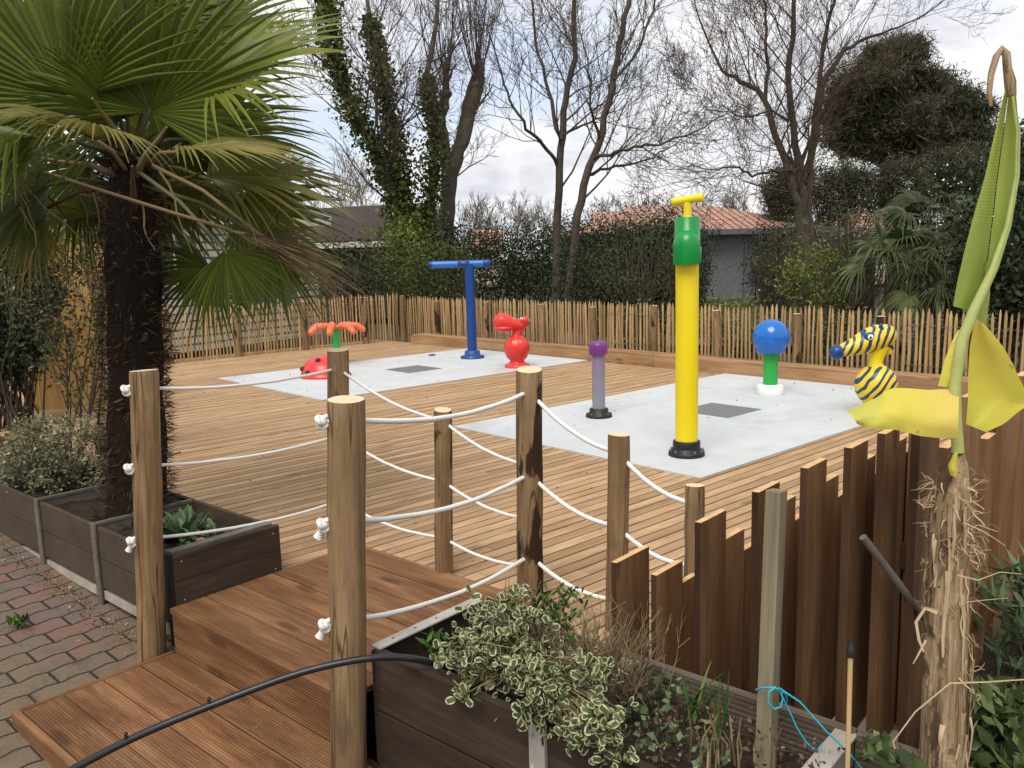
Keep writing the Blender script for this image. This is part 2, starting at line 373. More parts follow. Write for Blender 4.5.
M['debris'] = leafm('dead_leaf', [(0, (.03, .02, .012)), (.6, (.09, .06, .035)), (1, (.22, .16, .10))], 0., .85)
M['greenm'] = leafm('mid_green_leaf', [(0, (.03, .05, .015)), (.6, (.075, .12, .035)), (1, (.16, .21, .08))], .25, .45)
M['drys'] = leafm('dry_stem', [(0, (.10, .07, .035)), (.6, (.22, .165, .09)), (1, (.36, .29, .17))], 0., .85)
M['banfib'] = leafm('banana_fibre', [(0, (.10, .06, .03)), (.5, (.40, .28, .16)), (1, (.66, .50, .32))], .1, .8)
# ------------------------------------------------------------------ foliage helpers
def leaves(name, P, size, mat, parent, aspect=.5, down=0., updir=None, shape='diamond', outward=None, jit=.4, rv=None):
    """P: (n,3) leaf bases; one folded leaf of four faces at each."""
    P = np.asarray(P, float); n = len(P)
    d = rng.normal(size=(n, 3)); d[:, 2] -= down
    if outward is not None: d += outward
    d /= np.linalg.norm(d, axis=1)[:, None]
    q = rng.normal(size=(n, 3)); sd = np.cross(d, q); sd /= np.linalg.norm(sd, axis=1)[:, None]
    nm = np.cross(sd, d)
    L = (size*(1 + jit*(rng.random(n)*2-1)))[:, None]; W = L*aspect
    if shape == 'diamond':
        v = np.stack([P, P+d*L*.45+sd*W*.5+nm*W*.12, P+d*L, P+d*L*.45-sd*W*.5+nm*W*.12], 1)
        w = np.tile(np.array([(0, -1, 0), (1, 0, 0), (0, 1, 0), (-1, 0, 0)], float), (n, 1, 1)); k = 4
        f = np.arange(n*4).reshape(n, 4)
        f = np.concatenate([f[:, [0, 1, 2]], f[:, [0, 2, 3]]])
    else:   # round leaf, eight-sided with a raised middle
        v = [P+d*L*.5-nm*W*.12]; w = [(0, 0, 0)]
        for a in range(10):
            th = 2*PI*a/10; v.append(P+d*L*(.5-.5*math.cos(th))+sd*W*.5*math.sin(th)*1.); w.append((math.sin(th), -math.cos(th), 0))
        v = np.stack(v, 1); w = np.tile(np.array(w, float), (n, 1, 1)); k = 11
        b = np.arange(n)[:, None]*11
        f = np.concatenate([np.concatenate([b, b+1+a, b+1+(a+1) % 10], 1) for a in range(10)])
    r = np.repeat(np.clip(rng.random(n) if rv is None else rv, 0, 1), k)
    return link(name, v.reshape(-1, 3), f, w.reshape(-1, 3), r, mat, parent)
def clumps(c, rad, nclump, nper, cr, shell=.55, zmin=None):
    """leaf points in uneven clumps through an ellipsoid"""
    c = np.array(c); rad = np.array(rad)
    q = rng.normal(size=(nclump, 3)); q /= np.linalg.norm(q, axis=1)[:, None]
    q *= (shell + (1-shell)*rng.random(nclump)**.6)[:, None]
    cc = c + q*rad; rr = cr*(.5+rng.random(nclump))
    p = rng.normal(size=(nclump, nper, 3))*.5*rr[:, None, None]; p[:, :, 2] *= .8
    P = (cc[:, None, :]+p).reshape(-1, 3)
    rv = (np.repeat(rng.random(nclump)*.7, nper) + rng.random(nclump*nper)*.4)
    if zmin is not None:
        k = P[:, 2] > zmin; P = P[k]; rv = rv[k]
    return P, rv
class TW:   # fast batch of thin tubes: 3-sided
    def __init__(s): s.a = []; s.b = []; s.ra = []; s.rb = []
    def seg(s, a, b, ra, rb): s.a.append(tuple(a)); s.b.append(tuple(b)); s.ra.append(ra); s.rb.append(rb)
    def build(s, name, mat, parent, n=4, **k):
        a = np.array(s.a); b = np.array(s.b); ra = np.array(s.ra); rb = np.array(s.rb); m = len(a)
        d = b-a; d /= (np.linalg.norm(d, axis=1)[:, None]+1e-9)
        h = np.where(np.abs(d[:, [2]]) > .8, np.array([[1., 0, 0]]), np.array([[0, 0, 1.]]))
        x = np.cross(d, h); x /= np.linalg.norm(x, axis=1)[:, None]; y = np.cross(d, x)
        v = []
        for i in range(n):
            t = 2*PI*i/n; o = x*math.cos(t)+y*math.sin(t); v.append(a+o*ra[:, None]); v.append(b+o*rb[:, None])
        v = np.stack(v, 1).reshape(-1, 3); o = np.arange(m)[:, None]*2*n
        f = np.concatenate([np.concatenate([o+2*i, o+2*((i+1) % n), o+2*((i+1) % n)+1, o+2*i+1], 1) for i in range(n)])
        return link(name, v, f, v, np.repeat(rng.random(m), 2*n), mat, parent, sm=np.ones(len(f), bool), **k)
def grow(tw, p, d, L, r, lev, maxlev, spread=.75, trop=.12, kids=4, wig=.22, leafpts=None, rmin=.0035):
    """a limb with side branches, recursively"""
    n = 5 if lev < maxlev else 3
    pts = [p.copy()]; dirs = [d.copy()]
    for i in range(n):
        d = (d + Vector((random.gauss(0, wig), random.gauss(0, wig), random.gauss(0, wig)))*(.6 if lev < 2 else 1.) + Z*trop).normalized()
        pts.append(pts[-1]+d*(L/n)); dirs.append(d.copy())
    rr = [max(rmin, r*(1-.8*i/n)) for i in range(n+1)]
    for i in range(n): tw.seg(pts[i], pts[i+1], rr[i], rr[i+1])
    if leafpts is not None and lev >= maxlev-1: leafpts += [tuple(q) for q in pts[1:]]
    if lev >= maxlev: return
    for k in range(kids):
        f = .2 + .8*(k+random.random()*.8)/kids; f = min(f, .99); i = min(int(f*n), n-1)
        b = pts[i].lerp(pts[i+1], f*n-i); dd = dirs[i+1]
        o = Vector((random.gauss(0, 1), random.gauss(0, 1), random.gauss(0, 1))); o = (o-dd*o.dot(dd)).normalized()
        nd = (dd + o*spread*random.uniform(.6, 1.3)).normalized()
        grow(tw, b, nd, L*random.uniform(.42, .68)*(1.15-.4*f), rr[i]*.55, lev+1, maxlev, spread, trop, kids, wig, leafpts, rmin)
def limbs_tree(name, label, trunks, depth, base_z, mat, twmat, kidsper=7, sub=4, Lsub=1.6, group=None, spread=.8, kids=4, thin=1., trop=.1, leafpts=None, cat='tree', rmin=.0035, px_r=True, extra=None):
    """trunks: list of ([(px,py,dy)...], r_px0, r_px1); each limb traced at its own distance"""
    o0 = atd(trunks[0][0][0][0], trunks[0][0][0][1], depth); root = thing(name, (o0.x, o0.y, base_z), label, cat, group)
    big = MB(); tw = TW()
    for pl, r0, r1 in trunks:
        pts = [atd(x, y, depth+dy) for x, y, dy in pl]
        # smooth subdivide
        P = []
        for i in range(len(pts)-1):
            for k in range(4):
                t = k/4; P.append(pts[i].lerp(pts[i+1], t) + Vector([random.gauss(0, .02) for _ in range(3)])*(depth/20))
        P.append(pts[-1]); m = len(P)
        s = depth/FPX; rr = [lerp(r0*.78, r1*.8, i/(m-1))*s*thin for i in range(m)]
        big.tube(P, rr, 8, True, wob=.18)
        L = sum((P[i+1]-P[i]).length for i in range(m-1))
        for k in range(kidsper):
            f = .25+.75*(k+random.random()*.7)/kidsper; i = min(int(f*(m-1)), m-2)
            dd = (P[i+1]-P[i]).normalized(); o = Vector((random.gauss(0, 1), random.gauss(0, .8), random.gauss(0, .7))); o = (o-dd*o.dot(dd)).normalized()
            nd = (dd*.7 + o*spread).normalized()
            grow(tw, P[i], nd, Lsub*random.uniform(.7, 1.3)*(1.2-.5*f), max(rr[i]*.30, .009), 1, sub, .75, trop, kids, .2, leafpts, rmin)
        grow(tw, P[-1], (P[-1]-P[-3]).normalized(), Lsub*.8, rr[-1], 1, sub, .7, trop, kids, .2, leafpts, rmin)
    if extra: extra(big, tw)
    big.build('trunk', mat, root)
    tw.build('branches', twmat, root)
    return root
def fan(mb, hub, axis, nrm, Rr, nseg=36, spread=2.4, droop=.25, wmul=1., join=.38, rnd0=None, mi=0, ragged=.12, dry_tip=False):
    axis = axis.normalized(); nrm = (nrm-axis*nrm.dot(axis)).normalized(); side = nrm.cross(axis)
    dth = 2*spread/nseg; rb = random.random() if rnd0 is None else rnd0
    st_ = [0., .22, join, .62, .8, .92, 1.]
    for k in range(nseg):
        th = -spread + (k+.5)*dth; e = abs(th)/spread
        d = axis*math.cos(th)+side*math.sin(th); p = nrm.cross(d)
        L = Rr*(1-.22*e*e)*(1+random.uniform(-ragged, ragged*.5)); dr = droop*random.uniform(.5, 1.5); tw_ = random.gauss(0, .05)
        vs = []; ws = []
        for q in st_:
            r = q*L; hw = r*math.tan(dth/2)*1.06*wmul if q <= join else join*L*math.tan(dth/2)*1.06*wmul*(1-((q-join)/(1-join)))**.75
            hw = max(hw, .0012); c = hub + d*r + nrm*(.10*Rr*math.sin(q*2.5)) - Z*dr*Rr*max(0, q-join*.6)**2*1.8 + p*(tw_*max(0, q-join)*L)
            fold = nrm*hw*.55
            vs += [c-p*hw-fold, c+fold*.6, c+p*hw-fold]; ws += [(-1, q, 0), (0, q, 0), (1, q, 0)]
        fs = []
        for i in range(len(st_)-1):
            a = i*3; fs += [(a, a+1, a+4, a+3), (a+1, a+2, a+5, a+4)]
        mb.add(vs, fs, ws, False, min(1, max(0, rb*.6+random.random()*.4)), mi)
# ================================================================== SETTING
g = MB(); g.grid([[Vector((x, y, -.46)) for x in (-300, -20, 20, 300)] for y in (-60, 0, 40, 500)], False)
g.build('ground', M['ground'], kind='structure')
# deck of real boards
mb = MB(); pit = .0756; i = 0; u = -12.4
while u < 4.2:
    gap = .013 if i % 2 else .009; um = u+pit/2
    # near end under the planters (t = 1.96), far end at the kerb
    vs = (1.965 - um*T.dot(U))/T.dot(V)
    # right edge: s < -.56
    se = (-.575 - um*S.dot(U)); k = S.dot(V)
    v1 = 8.02
    if abs(k) > 1e-3:
        vlim = se/k
        if k > 0: v1 = min(v1, vlim)
        else: vs = max(vs, vlim)
    vs = max(vs, 1.2)
    if v1 > vs+.05:
        cuts = [vs]; c = vs + random.uniform(.4, 3.)
        while c < v1-.4: cuts.append(c); c += random.uniform(2.2, 3.6)
        cuts.append(v1)
        for a, b in zip(cuts[:-1], cuts[1:]):
            dz = random.uniform(-.0012, .0012)
            mb.box(uv(um, (a+b)/2, -.011+dz), V, U, Z, b-a-.002, pit-gap, .022, rnd=min(1, max(0, (.25 if i % 2 else .7)+random.gauss(0, .12))))
    u += pit; i += 1
mb.build('deck', M['deck'], kind='structure')
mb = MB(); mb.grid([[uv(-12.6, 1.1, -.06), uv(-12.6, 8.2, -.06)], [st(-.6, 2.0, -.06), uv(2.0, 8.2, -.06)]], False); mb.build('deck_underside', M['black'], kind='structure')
def pad(u0, u1, v0, v1):
    m = MB(); m.box(uv((u0+u1)/2, (v0+v1)/2, -.02), U, V, Z, u1-u0, v1-v0, .062); m.build('concrete_pad', M['pad'], kind='structure', bevel=.003)
pad(-9.80, -7.345, 4.09, 7.94); pad(-5.29, -2.905, 4.12, 7.94)
# drain grates
for pts, lab in (([(388, 369), (414, 365), (440, 368), (413, 375)], 'grey square drain cover in the far concrete pad'), ([(693, 406.5), (706, 403.5), (757, 411), (724, 420.5)], 'grey square drain cover in the near concrete pad')):
    c = [at(*p, .012) for p in pts]; cc = sum(c, Vector())/4; uu = cc.dot(U); vv = cc.dot(V)
    w = .50; r = thing('drain_cover', (cc.x, cc.y, .011), lab, 'drain cover', 'drain covers in the pads')
    m = MB(); m.box(uv(uu, vv, .0125), U, V, Z, w, w, .004); m.build('frame', M['grate'], r)
    m = MB()
    for k in range(13): m.box(uv(uu-w*.46+k*w*.92/12, vv, .0165), V, U, Z, w*.94, .022, .004)
    m.build('slats', M['grate'], r)
p = at(432, 355.5, .012); m = MB(); m.lathe([(.05, 0), (.05, .012), (.03, .02), (.0, .02)], p - Z*.001, 16)
m.build('water_nozzle', M['blued'], label='small blue water nozzle set in the far pad left of the blue pole', cat='nozzle')
# twig lying on near pad grate
# timber kerb
r = thing('timber_kerb', uv(-5, 8.1, 0), 'long low brown timber bench kerb in front of the paling fence', 'kerb')
m = MB(); cuts = [-11.24, -8.9, -6.3, -3.6, -1.0, 2.6]
for a, b in zip(cuts[:-1], cuts[1:]):
    m.box(uv((a+b)/2, 7.975, .062), U, V, Z, b-a-.004, .03, .124)
    m.box(uv((a+b)/2, 8.225, .062), U, V, Z, b-a-.004, .03, .124)
m.box(uv(-11.255, 8.1, .062), V, U, Z, .28, .025, .124); m.build('front_board', M['kerb'], r, bevel=.003)
m = MB()
for a, b in zip(cuts[:-1], cuts[1:]):
    for k in range(2): m.box(uv((a+b)/2, 8.032+k*.135, .137), U, V, Z, b-a-.004, .13, .024)
m.build('seat_board', M['kerb'], r, bevel=.003)
# pavement (gently falling)
def pz(s): return -.205 - .065*max(s+3.1, -2.2) if s < -1.5 else -.309
m = MB()
m.grid([[st(s, t, pz(s)) for t in np.linspace(-3.5, 1.6, 8)] for s in np.linspace(-12, 2.5, 60)], False)
pv = m.build('pavement', M['paver'], kind='structure', base=(0, 0, 0))
ang = math.atan2(S.y, S.x)
me = pv.data; me.transform(Matrix.Rotation(-ang, 4, 'Z')); pv.rotation_euler = (0, 0, ang)
# leaf litter and grit along the planter foot
P = []
for k in range(900):
    s_ = random.uniform(-5.6, -3.2); t_ = 1.47-abs(random.gauss(0, .05)); P.append(st(s_, t_, pz(s_)+.003))
for k in range(500):
    s_ = random.uniform(-5.6, -3.2); t_ = random.uniform(-.2, 1.45); P.append(st(s_, t_, pz(s_)+.003))
o = leaves('leaf_litter', P, .014, M['drys'], None, .6); tag(o, 'small dry leaf scraps and grit scattered over the paving', 'litter', kind='stuff')
P = [at(18, 623, -.13) + Vector((random.gauss(0, .02), random.gauss(0, .02), 0)) for _ in range(60)]
o = leaves('weed', P, .035, M['greenl'], None, .35, -1.2); tag(o, 'small green weed growing between pavers at the left edge', 'weed')
# right bed ground
def bz(s, t): return .10 + .03*noise.noise(Vector((s*2, t*2, 1))) + .012*noise.noise(Vector((s*9, t*9, 3)))
m = MB(); m.grid([[st(s, t, bz(s, t)) for t in np.linspace(.4, 6.5, 90)] for s in np.linspace(-.56, 3.2, 50)]); m.build('mulch_bed', M['soil'], kind='structure')
# ================================================================== STEPS
r = thing('wooden_steps', st(-2.5, 1.6, -.25), 'reddish brown wooden platform with a lower step joining paving and deck', 'steps')
m = MB(); t = 1.462; k = 0
while t < 2.38:
    w = .157; m.box(st(-2.555, t+w/2, .011), S, T, Z, 1.10, w-.006, .022); t += w
m.build('platform_boards', M['step'], r, bevel=.002)
m = MB(); m.box(st(-2.53, 1.478, -.084), S, Z, T, 1.13, .164, .022); m.box(st(-3.099, 1.94, -.0755), T, Z, S, .93, .149, .018)
m.build('riser', M['step'], r, bevel=.002)
m = MB()
for k in range(4): m.box(st(-2.48, .905+.139*(k+.5), -.165), S, T, Z, 1.2, .134, .024)
m.build('lower_boards', M['step'], r, bevel=.002)
m = MB(); m.box(st(-2.495, .892, -.205), S, Z, T, 1.23, .105, .024); m.box(st(-3.093, 1.18, -.2), T, Z, S, .556, .10, .02)
m.build('fascia', M['step'], r, bevel=.003)
# ================================================================== PLANTERS
def screws(m, pts, nrm):
    for p in pts: m.lathe([(.006, 0), (.006, .002), (.003, .004), (0, .004)], p, 8, nrm)
r = thing('planter', st(-4.5, 1.7, -.15), 'long grey brown planter of fibre panels and riveted posts under the palm', 'planter', 'modular planters')
ss = [-3.14, -3.83, -4.49, -5.13, -5.79, -6.45, -7.1]
for a, b in zip(ss[:-1], ss[1:]):
    for zz in (.108, -.036):
        m = MB(); w = .146 if zz > 0 else .138
        m.box(st((a+b)/2, 1.512, zz+.0255), S, Z, T, abs(b-a)-.01, w-.003, .02); m.build('panel', M['panel'], r, bevel=.002)
    m = MB(); m.box(st((a+b)/2, 1.53, -.115), S, Z, T, abs(b-a), .04, .05); m.build('base_strip', M['strip'], r)
    m = MB(); m.box(st((a+b)/2, 1.975, .09), S, Z, T, abs(b-a)-.01, .25, .02); m.build('back_panel', M['panel'], r)
for a in ss[1:]:
    m = MB(); m.box(st(a, 1.494, .02), Z, S, T, .405, .044, .010); m.box(st(a, 1.503, .0), Z, S, T, .3, .03, .012)
    screws(m, [st(a+dx, 1.489, z_) for z_ in (.16, .07, -.02, -.11) for dx in (.012,)], -T)
    m.build('post', M['metal'], r, bevel=.001)
    m = MB(); m.box(st(a, 1.735, .215), T, S, Z, .46, .022, .012); m.box(st(a, 1.735, .13), T, S, Z, .46, .008, .16); m.build('divider', M['metal'], r)
m = MB(); m.box(st(-3.128, 1.745, .168), T, Z, S, .485, .108, .024, rnd=.4); m.box(st(-3.128, 1.745, .058), T, Z, S, .485, .108, .024, rnd=.6)
m.build('end_board', M['plankdark'], r, label='dark end planks facing the platform', bevel=.002)
for t_, z_ in ((1.535, .19), (1.955, .19), (1.535, .03), (1.955, .03)):
    m = MB(); m.lathe([(.0045, 0), (.0045, .001), (0, .002)], st(-3.1155, t_, z_), 8, S); m.build('screw', M['screw'], r)
m = MB(); m.box(st(-3.165, 1.74, .226), T, S, Z, .46, .045, .008); m.build('rim', M['metal'], r)
m = MB(); m.box(st(-3.15, 1.499, .03), Z, S, T, .39, .05, .012); m.build('corner_post', M['black'], r)
def soilgrid(s0, s1, t0, t1, z0, amp, par, name='soil'):
    m = MB(); m.grid([[st(s_, t_, z0+amp*noise.noise(Vector((s_*5, t_*5, 0)))+amp*.5*noise.noise(Vector((s_*22, t_*22, 7)))) for t_ in np.linspace(t0, t1, 34)] for s_ in np.linspace(s0, s1, int(abs(s1-s0)*45))])
    return m.build(name, M['soil'], par)
soilgrid(-7.1, -3.18, 1.525, 1.96, .155, .025, r)
r2 = r = thing('planter', st(-1.2, 1.7, -.3), 'dark brown planter between the rope posts and the board fence', 'planter', 'modular planters')
rs = [-1.865, -1.235, -.64, -.02, .60]
for a, b in zip(rs[:-1], rs[1:]):
    for zz, w in ((.125, .19), (-.065, .186)):
        m = MB(); m.box(st((a+b)/2, 1.487, zz), S, Z, T, abs(b-a)-.008, w-.003, .026); m.build('panel', M['plankdark'], r, bevel=.003)
    m = MB(); m.box(st((a+b)/2, 1.51, -.19), S, Z, T, abs(b-a), .05, .05); m.build('base_strip', M['strip'], r)
m = MB(); m.box(st(-1.872, 1.69, .03), T, Z, S, .42, .36, .018); m.build('side_panel', M['plankdark'], r)
m = MB(); m.box(st(-1.862, 1.70, .224), T, S, Z, .44, .042, .006)
for tt in (1.55, 1.62, 1.70, 1.78, 1.86): pass
m.build('metal_rim', M['zinc'], r, bevel=.001)
for tt in (1.55, 1.64, 1.73, 1.82):
    m = MB(); m.lathe([(.0035, 0), (.0035, .001), (0, .001)], st(-1.862, tt, .2272), 8); m.build('hole', M['black'], r)
for a in rs[1:4]:
    m = MB(); m.box(st(a, 1.468, .02), Z, S, T, .42, .05, .012); screws(m, [st(a+dx, 1.4615, z_) for z_ in (.19, .10, .01) for dx in (.014, -.014)], -T); m.build('post', M['zinc'] if a < -1 else M['metal'], r, bevel=.001)
    m = MB(); m.box(st(a, 1.70, .216), T, S, Z, .40, .05, .008); m.box(st(a, 1.70, .10), T, S, Z, .40, .008, .2); m.build('divider', M['zinc'], r, bevel=.001)
m = MB()
for a, b in ((-1.88, -.62), (-.62, .62)):
    m.box(st((a+b)/2, 1.905, .16), S, Z, T, b-a-.003, .125, .028)
m.build('back_rail', M['rail'], r, bevel=.002)
m = MB(); m.box(st(-.63, 1.915, -.05), S, Z, T, 2.5, .28, .02); m.build('back_panel', M['plankdark'], r)
soilgrid(-1.85, .6, 1.50, 1.89, .125, .035, r)
# ================================================================== ROPE POSTS
def logpost(base, tp, rad, mat, label, flat=False, zb=-.3):
    m = MB(); n = 9; ztop = tp.z; b = tp + (base-tp)*((zb-tp.z)/(base.z-tp.z))
    pts = [b.lerp(tp, i/n)+Vector((random.gauss(0, .0012), random.gauss(0, .0012), 0)) for i in range(n+1)]
    rr = [rad*(1+.05*(1-i/n)) for i in range(n+1)]
    pts += [tp+Z*.010]; rr += [rad*.96]
    m.tube(pts, rr, 22, True, True, 0, 1, wob=.06)
    return m.build('rope_post', [M[mat], M['endgrain']], label=label, cat='post', group='round wooden posts carrying ropes', base=(b.x, b.y, zb))
pa = st(-3.073, 1.436)*1.0; pa = at(152, 655, -.2)
def colat(px, py, t0):    # point on the plane t = t0 seen at (px, py)
    d = ray(px, py); k = (t0 - T.dot(Vector((0, 0, CH))))/T.dot(d); return Vector((0, 0, CH)) + d*k
PZ = {}
for k_, lo, hi, t0_, rad_, mat_, zb_, lab_ in (
    ('A', (152, 640), (144, 373), 1.425, .0515, 'post', -.3, 'thick round post at the paving corner beside the palm planter'),
    ('B', (349, 740), (346, 403), 1.40, .0515, 'post', -.35, 'thickest nearest round post with a pale cut top beside the steps'),
    ('C', (339, 420), (338, 352), 2.44, .0505, 'postbark', -.05, 'round post with dark bark patch on top directly behind the nearest post'),
    ('D', (444, 560), (443, 412), 2.41, .0375, 'postbark', -.05, 'thin short round post with dark bark streaks at the platform end'),
    ('E', (530, 580), (529, 372), 2.44, .051, 'postbark', -.3, 'tall round post with dark lower half rising behind the variegated shrub'),
    ('F', (617, 560), (619, 437), 2.42, .0385, 'post', -.05, 'medium round post next right of the dark bottomed tall post'),
    ('G', (694, 560), (695, 488), 2.42, .032, 'post', -.05, 'shortest round post, partly hidden by the first fence boards')):
    lo_ = colat(*lo, t0_); hi_ = colat(*hi, t0_); PZ[k_] = (lo_, hi_)
    logpost(lo_, hi_, rad_, mat_, lab_, zb=zb_)
PA, PB, PC, PD, PE, PF, PG = (PZ[k_] for k_ in 'ABCDEFG')
def knot(m, c, sc, tail):
    pts = []
    for i in range(40):
        t_ = 2*PI*i/39
        q = Vector((math.sin(t_)+2*math.sin(2*t_), math.cos(t_)-2*math.cos(2*t_), -math.sin(3*t_)))*sc/3.
        pts.append(c + S*(q.z*.9) + T*q.x*.85 + Z*q.y*.85)
    m.tube(pts, .0078, 8); m.ell(c, .015, .015, .015, n=10, m=6)
    if tail: m.tube([c, c-Z*.02-S*.012, c-Z*.04-S*.02+T*(-.008)], [.010, .009, .014], 8)
def rope(label, pts, sags, knotc, tail=False, rad=.0085):
    m = MB(); P = []
    for (a, b), sg in zip(zip(pts[:-1], pts[1:]), sags):
        for i in range(13):
            f = i/13; P.append(a.lerp(b, f)-Z*sg*4*f*(1-f) + Vector((0, 0, random.gauss(0, .0006))))
    P.append(pts[-1]); m.tube(P, rad, 10)
    o = m.build('rope', M['rope'], label=label, cat='rope', group='white ropes threaded through the posts')
    k = MB(); knot(k, knotc, .021, tail); k.build('knot', M['rope'], o)
def hz(P, px, py):   # P at height where (px,py) crosses it
    z_ = zat(P[1], px, py); return P[1] + (P[0]-P[1])*((z_-P[1].z)/(P[0].z-P[1].z))
for nm, ya, yc, yd, ye, ky, tl in (('top', 388, 368, 421, 466, 392, False), ('middle', 468, 436, 482, 520, 470, False), ('bottom', 544, 503, 539, 567, 548, True)):
    A = hz(PA, 149, ya); P3 = hz(PC, 338, yc); P4 = hz(PD, 443, yd); P5 = hz(PE, 529, ye)
    kx = A - T*.060 - S*.012
    rope('%s white rope from the planter corner post past the thin bark streaked post' % nm, [A - T*.05, A, P3, P4, P5], [0, .03, .035, .03], kx, tl, .0066)
for nm, yb, ye, yf, yg in (('top', 419, 391, 453, 504), ('middle', 523, 474, 527, 566), ('bottom', 626, 556, 601, 640)):
    B = hz(PB, 348, yb); P5 = hz(PE, 529, ye); P6 = hz(PF, 618, yf); P7 = hz(PG, 695, yg)
    kx = B - T*.060 - S*.026
    pts = [B - T*.05 - S*.02, B, P5, P6] + ([P7] if nm != 'bottom' else []); sg = [0, .045, .04] + ([.035] if nm != 'bottom' else [])
    rope('%s thicker white rope from the nearest post to the post behind the shrub' % nm, pts, sg, kx, nm != 'top', .0082)
# ================================================================== BOARD FENCE
fr = thing('board_fence', st(-.9, 2.0, 0), 'dark brown fence of upright boards rising in stepped groups', 'fence')
fins = [(-1.335, [(1.94, 2.118, .468)]), (-1.201, [(1.94, 2.085, .462), (2.09, 2.178, .392)]), (-1.065, [(1.94, 2.085, .64), (2.09, 2.205, .553), (2.21, 2.30, .485)]),
        (-.905, [(1.94, 2.067, .75), (2.072, 2.181, .685), (2.186, 2.28, .612)]), (-.782, [(1.94, 2.063, .83), (2.068, 2.157, .768), (2.162, 2.26, .705)]),
        (-.680, [(1.94, 2.051, .893), (2.056, 2.121, .842), (2.126, 2.20, .79)]), (-.607, [(1.94, 2.044, .935), (2.049, 2.11, .897), (2.115, 2.20, .856)]), (-.535, [(1.94, 2.1, .945)])]
for s_, bs in fins:
    for j, (t0, t1, zt) in enumerate(bs):
        m = MB(); zb = -.22
        m.box(st(s_+.006-j*.003, (t0+t1)/2, (zt+zb)/2), Z, T, S, zt-zb, t1-t0, .019)
        o = m.build('board', [M['board'], M['boardtop'], M['boardshade']], fr, bevel=.0015)
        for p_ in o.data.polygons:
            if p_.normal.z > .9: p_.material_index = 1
            elif abs(p_.normal.dot(T)) > .9: p_.material_index = 2  # narrow edge faces take the wood with shade painted in
# return run along t
t = 2.11; k = 0
while t < 6.4:
    w = random.choice((.105, .12, .135)); zt = .93 - .12*(k % 3)*.5 - .02*math.sin(k*1.7) ; off = .0 if k % 2 else .03
    m = MB(); m.box(st(-.549-off, t+w/2, (zt-.05)/2), Z, T, S, zt+.05, w-.004, .026)
    o = m.build('board', [M['board'], M['boardtop']], fr, bevel=.002)
    for p_ in o.data.polygons:
        if p_.normal.z > .9: p_.material_index = 1
    t += w - (.02 if k % 2 else -.004); k += 1
m = MB(); 
for z_ in (.12, .6): m.beam(st(-.60, 2.1, z_), st(-.60, 6.4, z_), .03, .06)
m.build('rail', M['board'], fr)
# ================================================================== PALING FENCES
def paling(p0, dirv, L, zt, zb, label, posts, grp='chestnut paling fences'):
    r = thing('paling_fence', p0+dirv*L/2 + Z*zb, label, 'fence', grp); nrm = Vector((-dirv.y, dirv.x, 0))
    posts = sorted(posts); ed = [0]+posts+[L]
    for a, b in zip(ed[:-1], ed[1:]):
        if b-a < .05: continue
        m = MB(); q = a
        while q < b-.01:
            rr = random.uniform(.011, .0185); h = zt+random.uniform(-.03, .03); le = Vector((random.gauss(0, .008), random.gauss(0, .008), 0)); bs = p0+dirv*q+nrm*random.uniform(-.006, .006)
            mid = bs + dirv*random.gauss(0, .006)
            m.tube([bs+Z*zb, (mid+le*.5)+Z*(zb+h)*.5, bs+le+Z*(h-.05), bs+le+Z*h], [rr, rr, rr*.95, rr*.25], 6, rnd=random.random())
            q += random.uniform(.044, .062)
        m.build('pales', M['picket'], r)
    for q in posts:
        m = MB(); h = zt-random.uniform(.02, .07); b = p0+dirv*q-nrm*.05*(1 if nrm.y > 0 else -1)
        m.tube([b+Z*zb, b+Z*(h)*.5, b+Z*h+Vector((random.gauss(0, .01), 0, 0))], [.05, .047, .044], 12, capmi=1); m.build('post', [M['postbark'] if random.random() < .5 else M['post'], M['endgrain']], r)
    m = MB()
    for z_ in (zt*.28, zt*.80):
        m.tube([p0+dirv*x+Z*(z_+random.gauss(0, .004))+nrm*(.016 if int(x*16) % 2 else -.016) for x in np.arange(0, L, .12)], .0022, 4)
    m.build('wire', M['metal'], r)
paling(uv(-11.95, 8.33), U, 17.5, .735, -.05, 'long straight chestnut paling fence behind the timber kerb', [3.42, 4.40, 5.4, 6.34, 7.33, 8.23, 9.16, 10.1, 11.0, 12.0, 13.0, 14., 15., 1.0, 2.2])
paling(uv(-11.95, 1.2), V, 7.10, .80, -.05, 'chestnut paling fence along the left deck edge behind the palm', [.9, 2.0, 3.1, 4.1, 5.2, 6.3, 7.05])
# ================================================================== WATER PLAY
def uvp(u_, v_, z_=.011): return uv(u_, v_, z_)
# yellow tap
b = at(686.5, 455, .011)
r = thing('water_tap_jet', b, 'tall yellow pipe with green elbow head and yellow tap handle', 'water jet')
m = MB(); m.lathe([(.118, 0), (.120, .008), (.118, .028), (.095, .034), (.093, .05), (.088, .052)], b, 40); m.build('base_flange', M['black'], r)
m = MB(); m.lathe([(.088, .045), (.090, .05), (.090, .095), (.086, .10), (.075, .102)], b, 36); m.build('collar', M['black'], r)
for k in range(10):
    a = 2*PI*k/10; m = MB(); m.lathe([(.009, 0), (.009, .012), (.006, .014), (0, .014)], b+Vector((.106*math.cos(a), .106*math.sin(a), .03)), 6); m.build('bolt', M['metal'], r)
m = MB(); m.lathe([(.0745, .09), (.0745, 1.30)], b, 36); m.build('pipe', M['yellow'], r)
m = MB(); m.lathe([(.089, 1.27), (.090, 1.275), (.090, 1.37), (.082, 1.375), (.080, 1.555), (.076, 1.56), (.0, 1.56)], b, 36); m.build('head', M['green'], r)
f_ = (Vector((0, 0, 0))-b); f_.z = 0; f_.normalize(); f_ = (f_ + Vector((-.08, 0, 0))).normalized(); sd = f_.cross(Z)
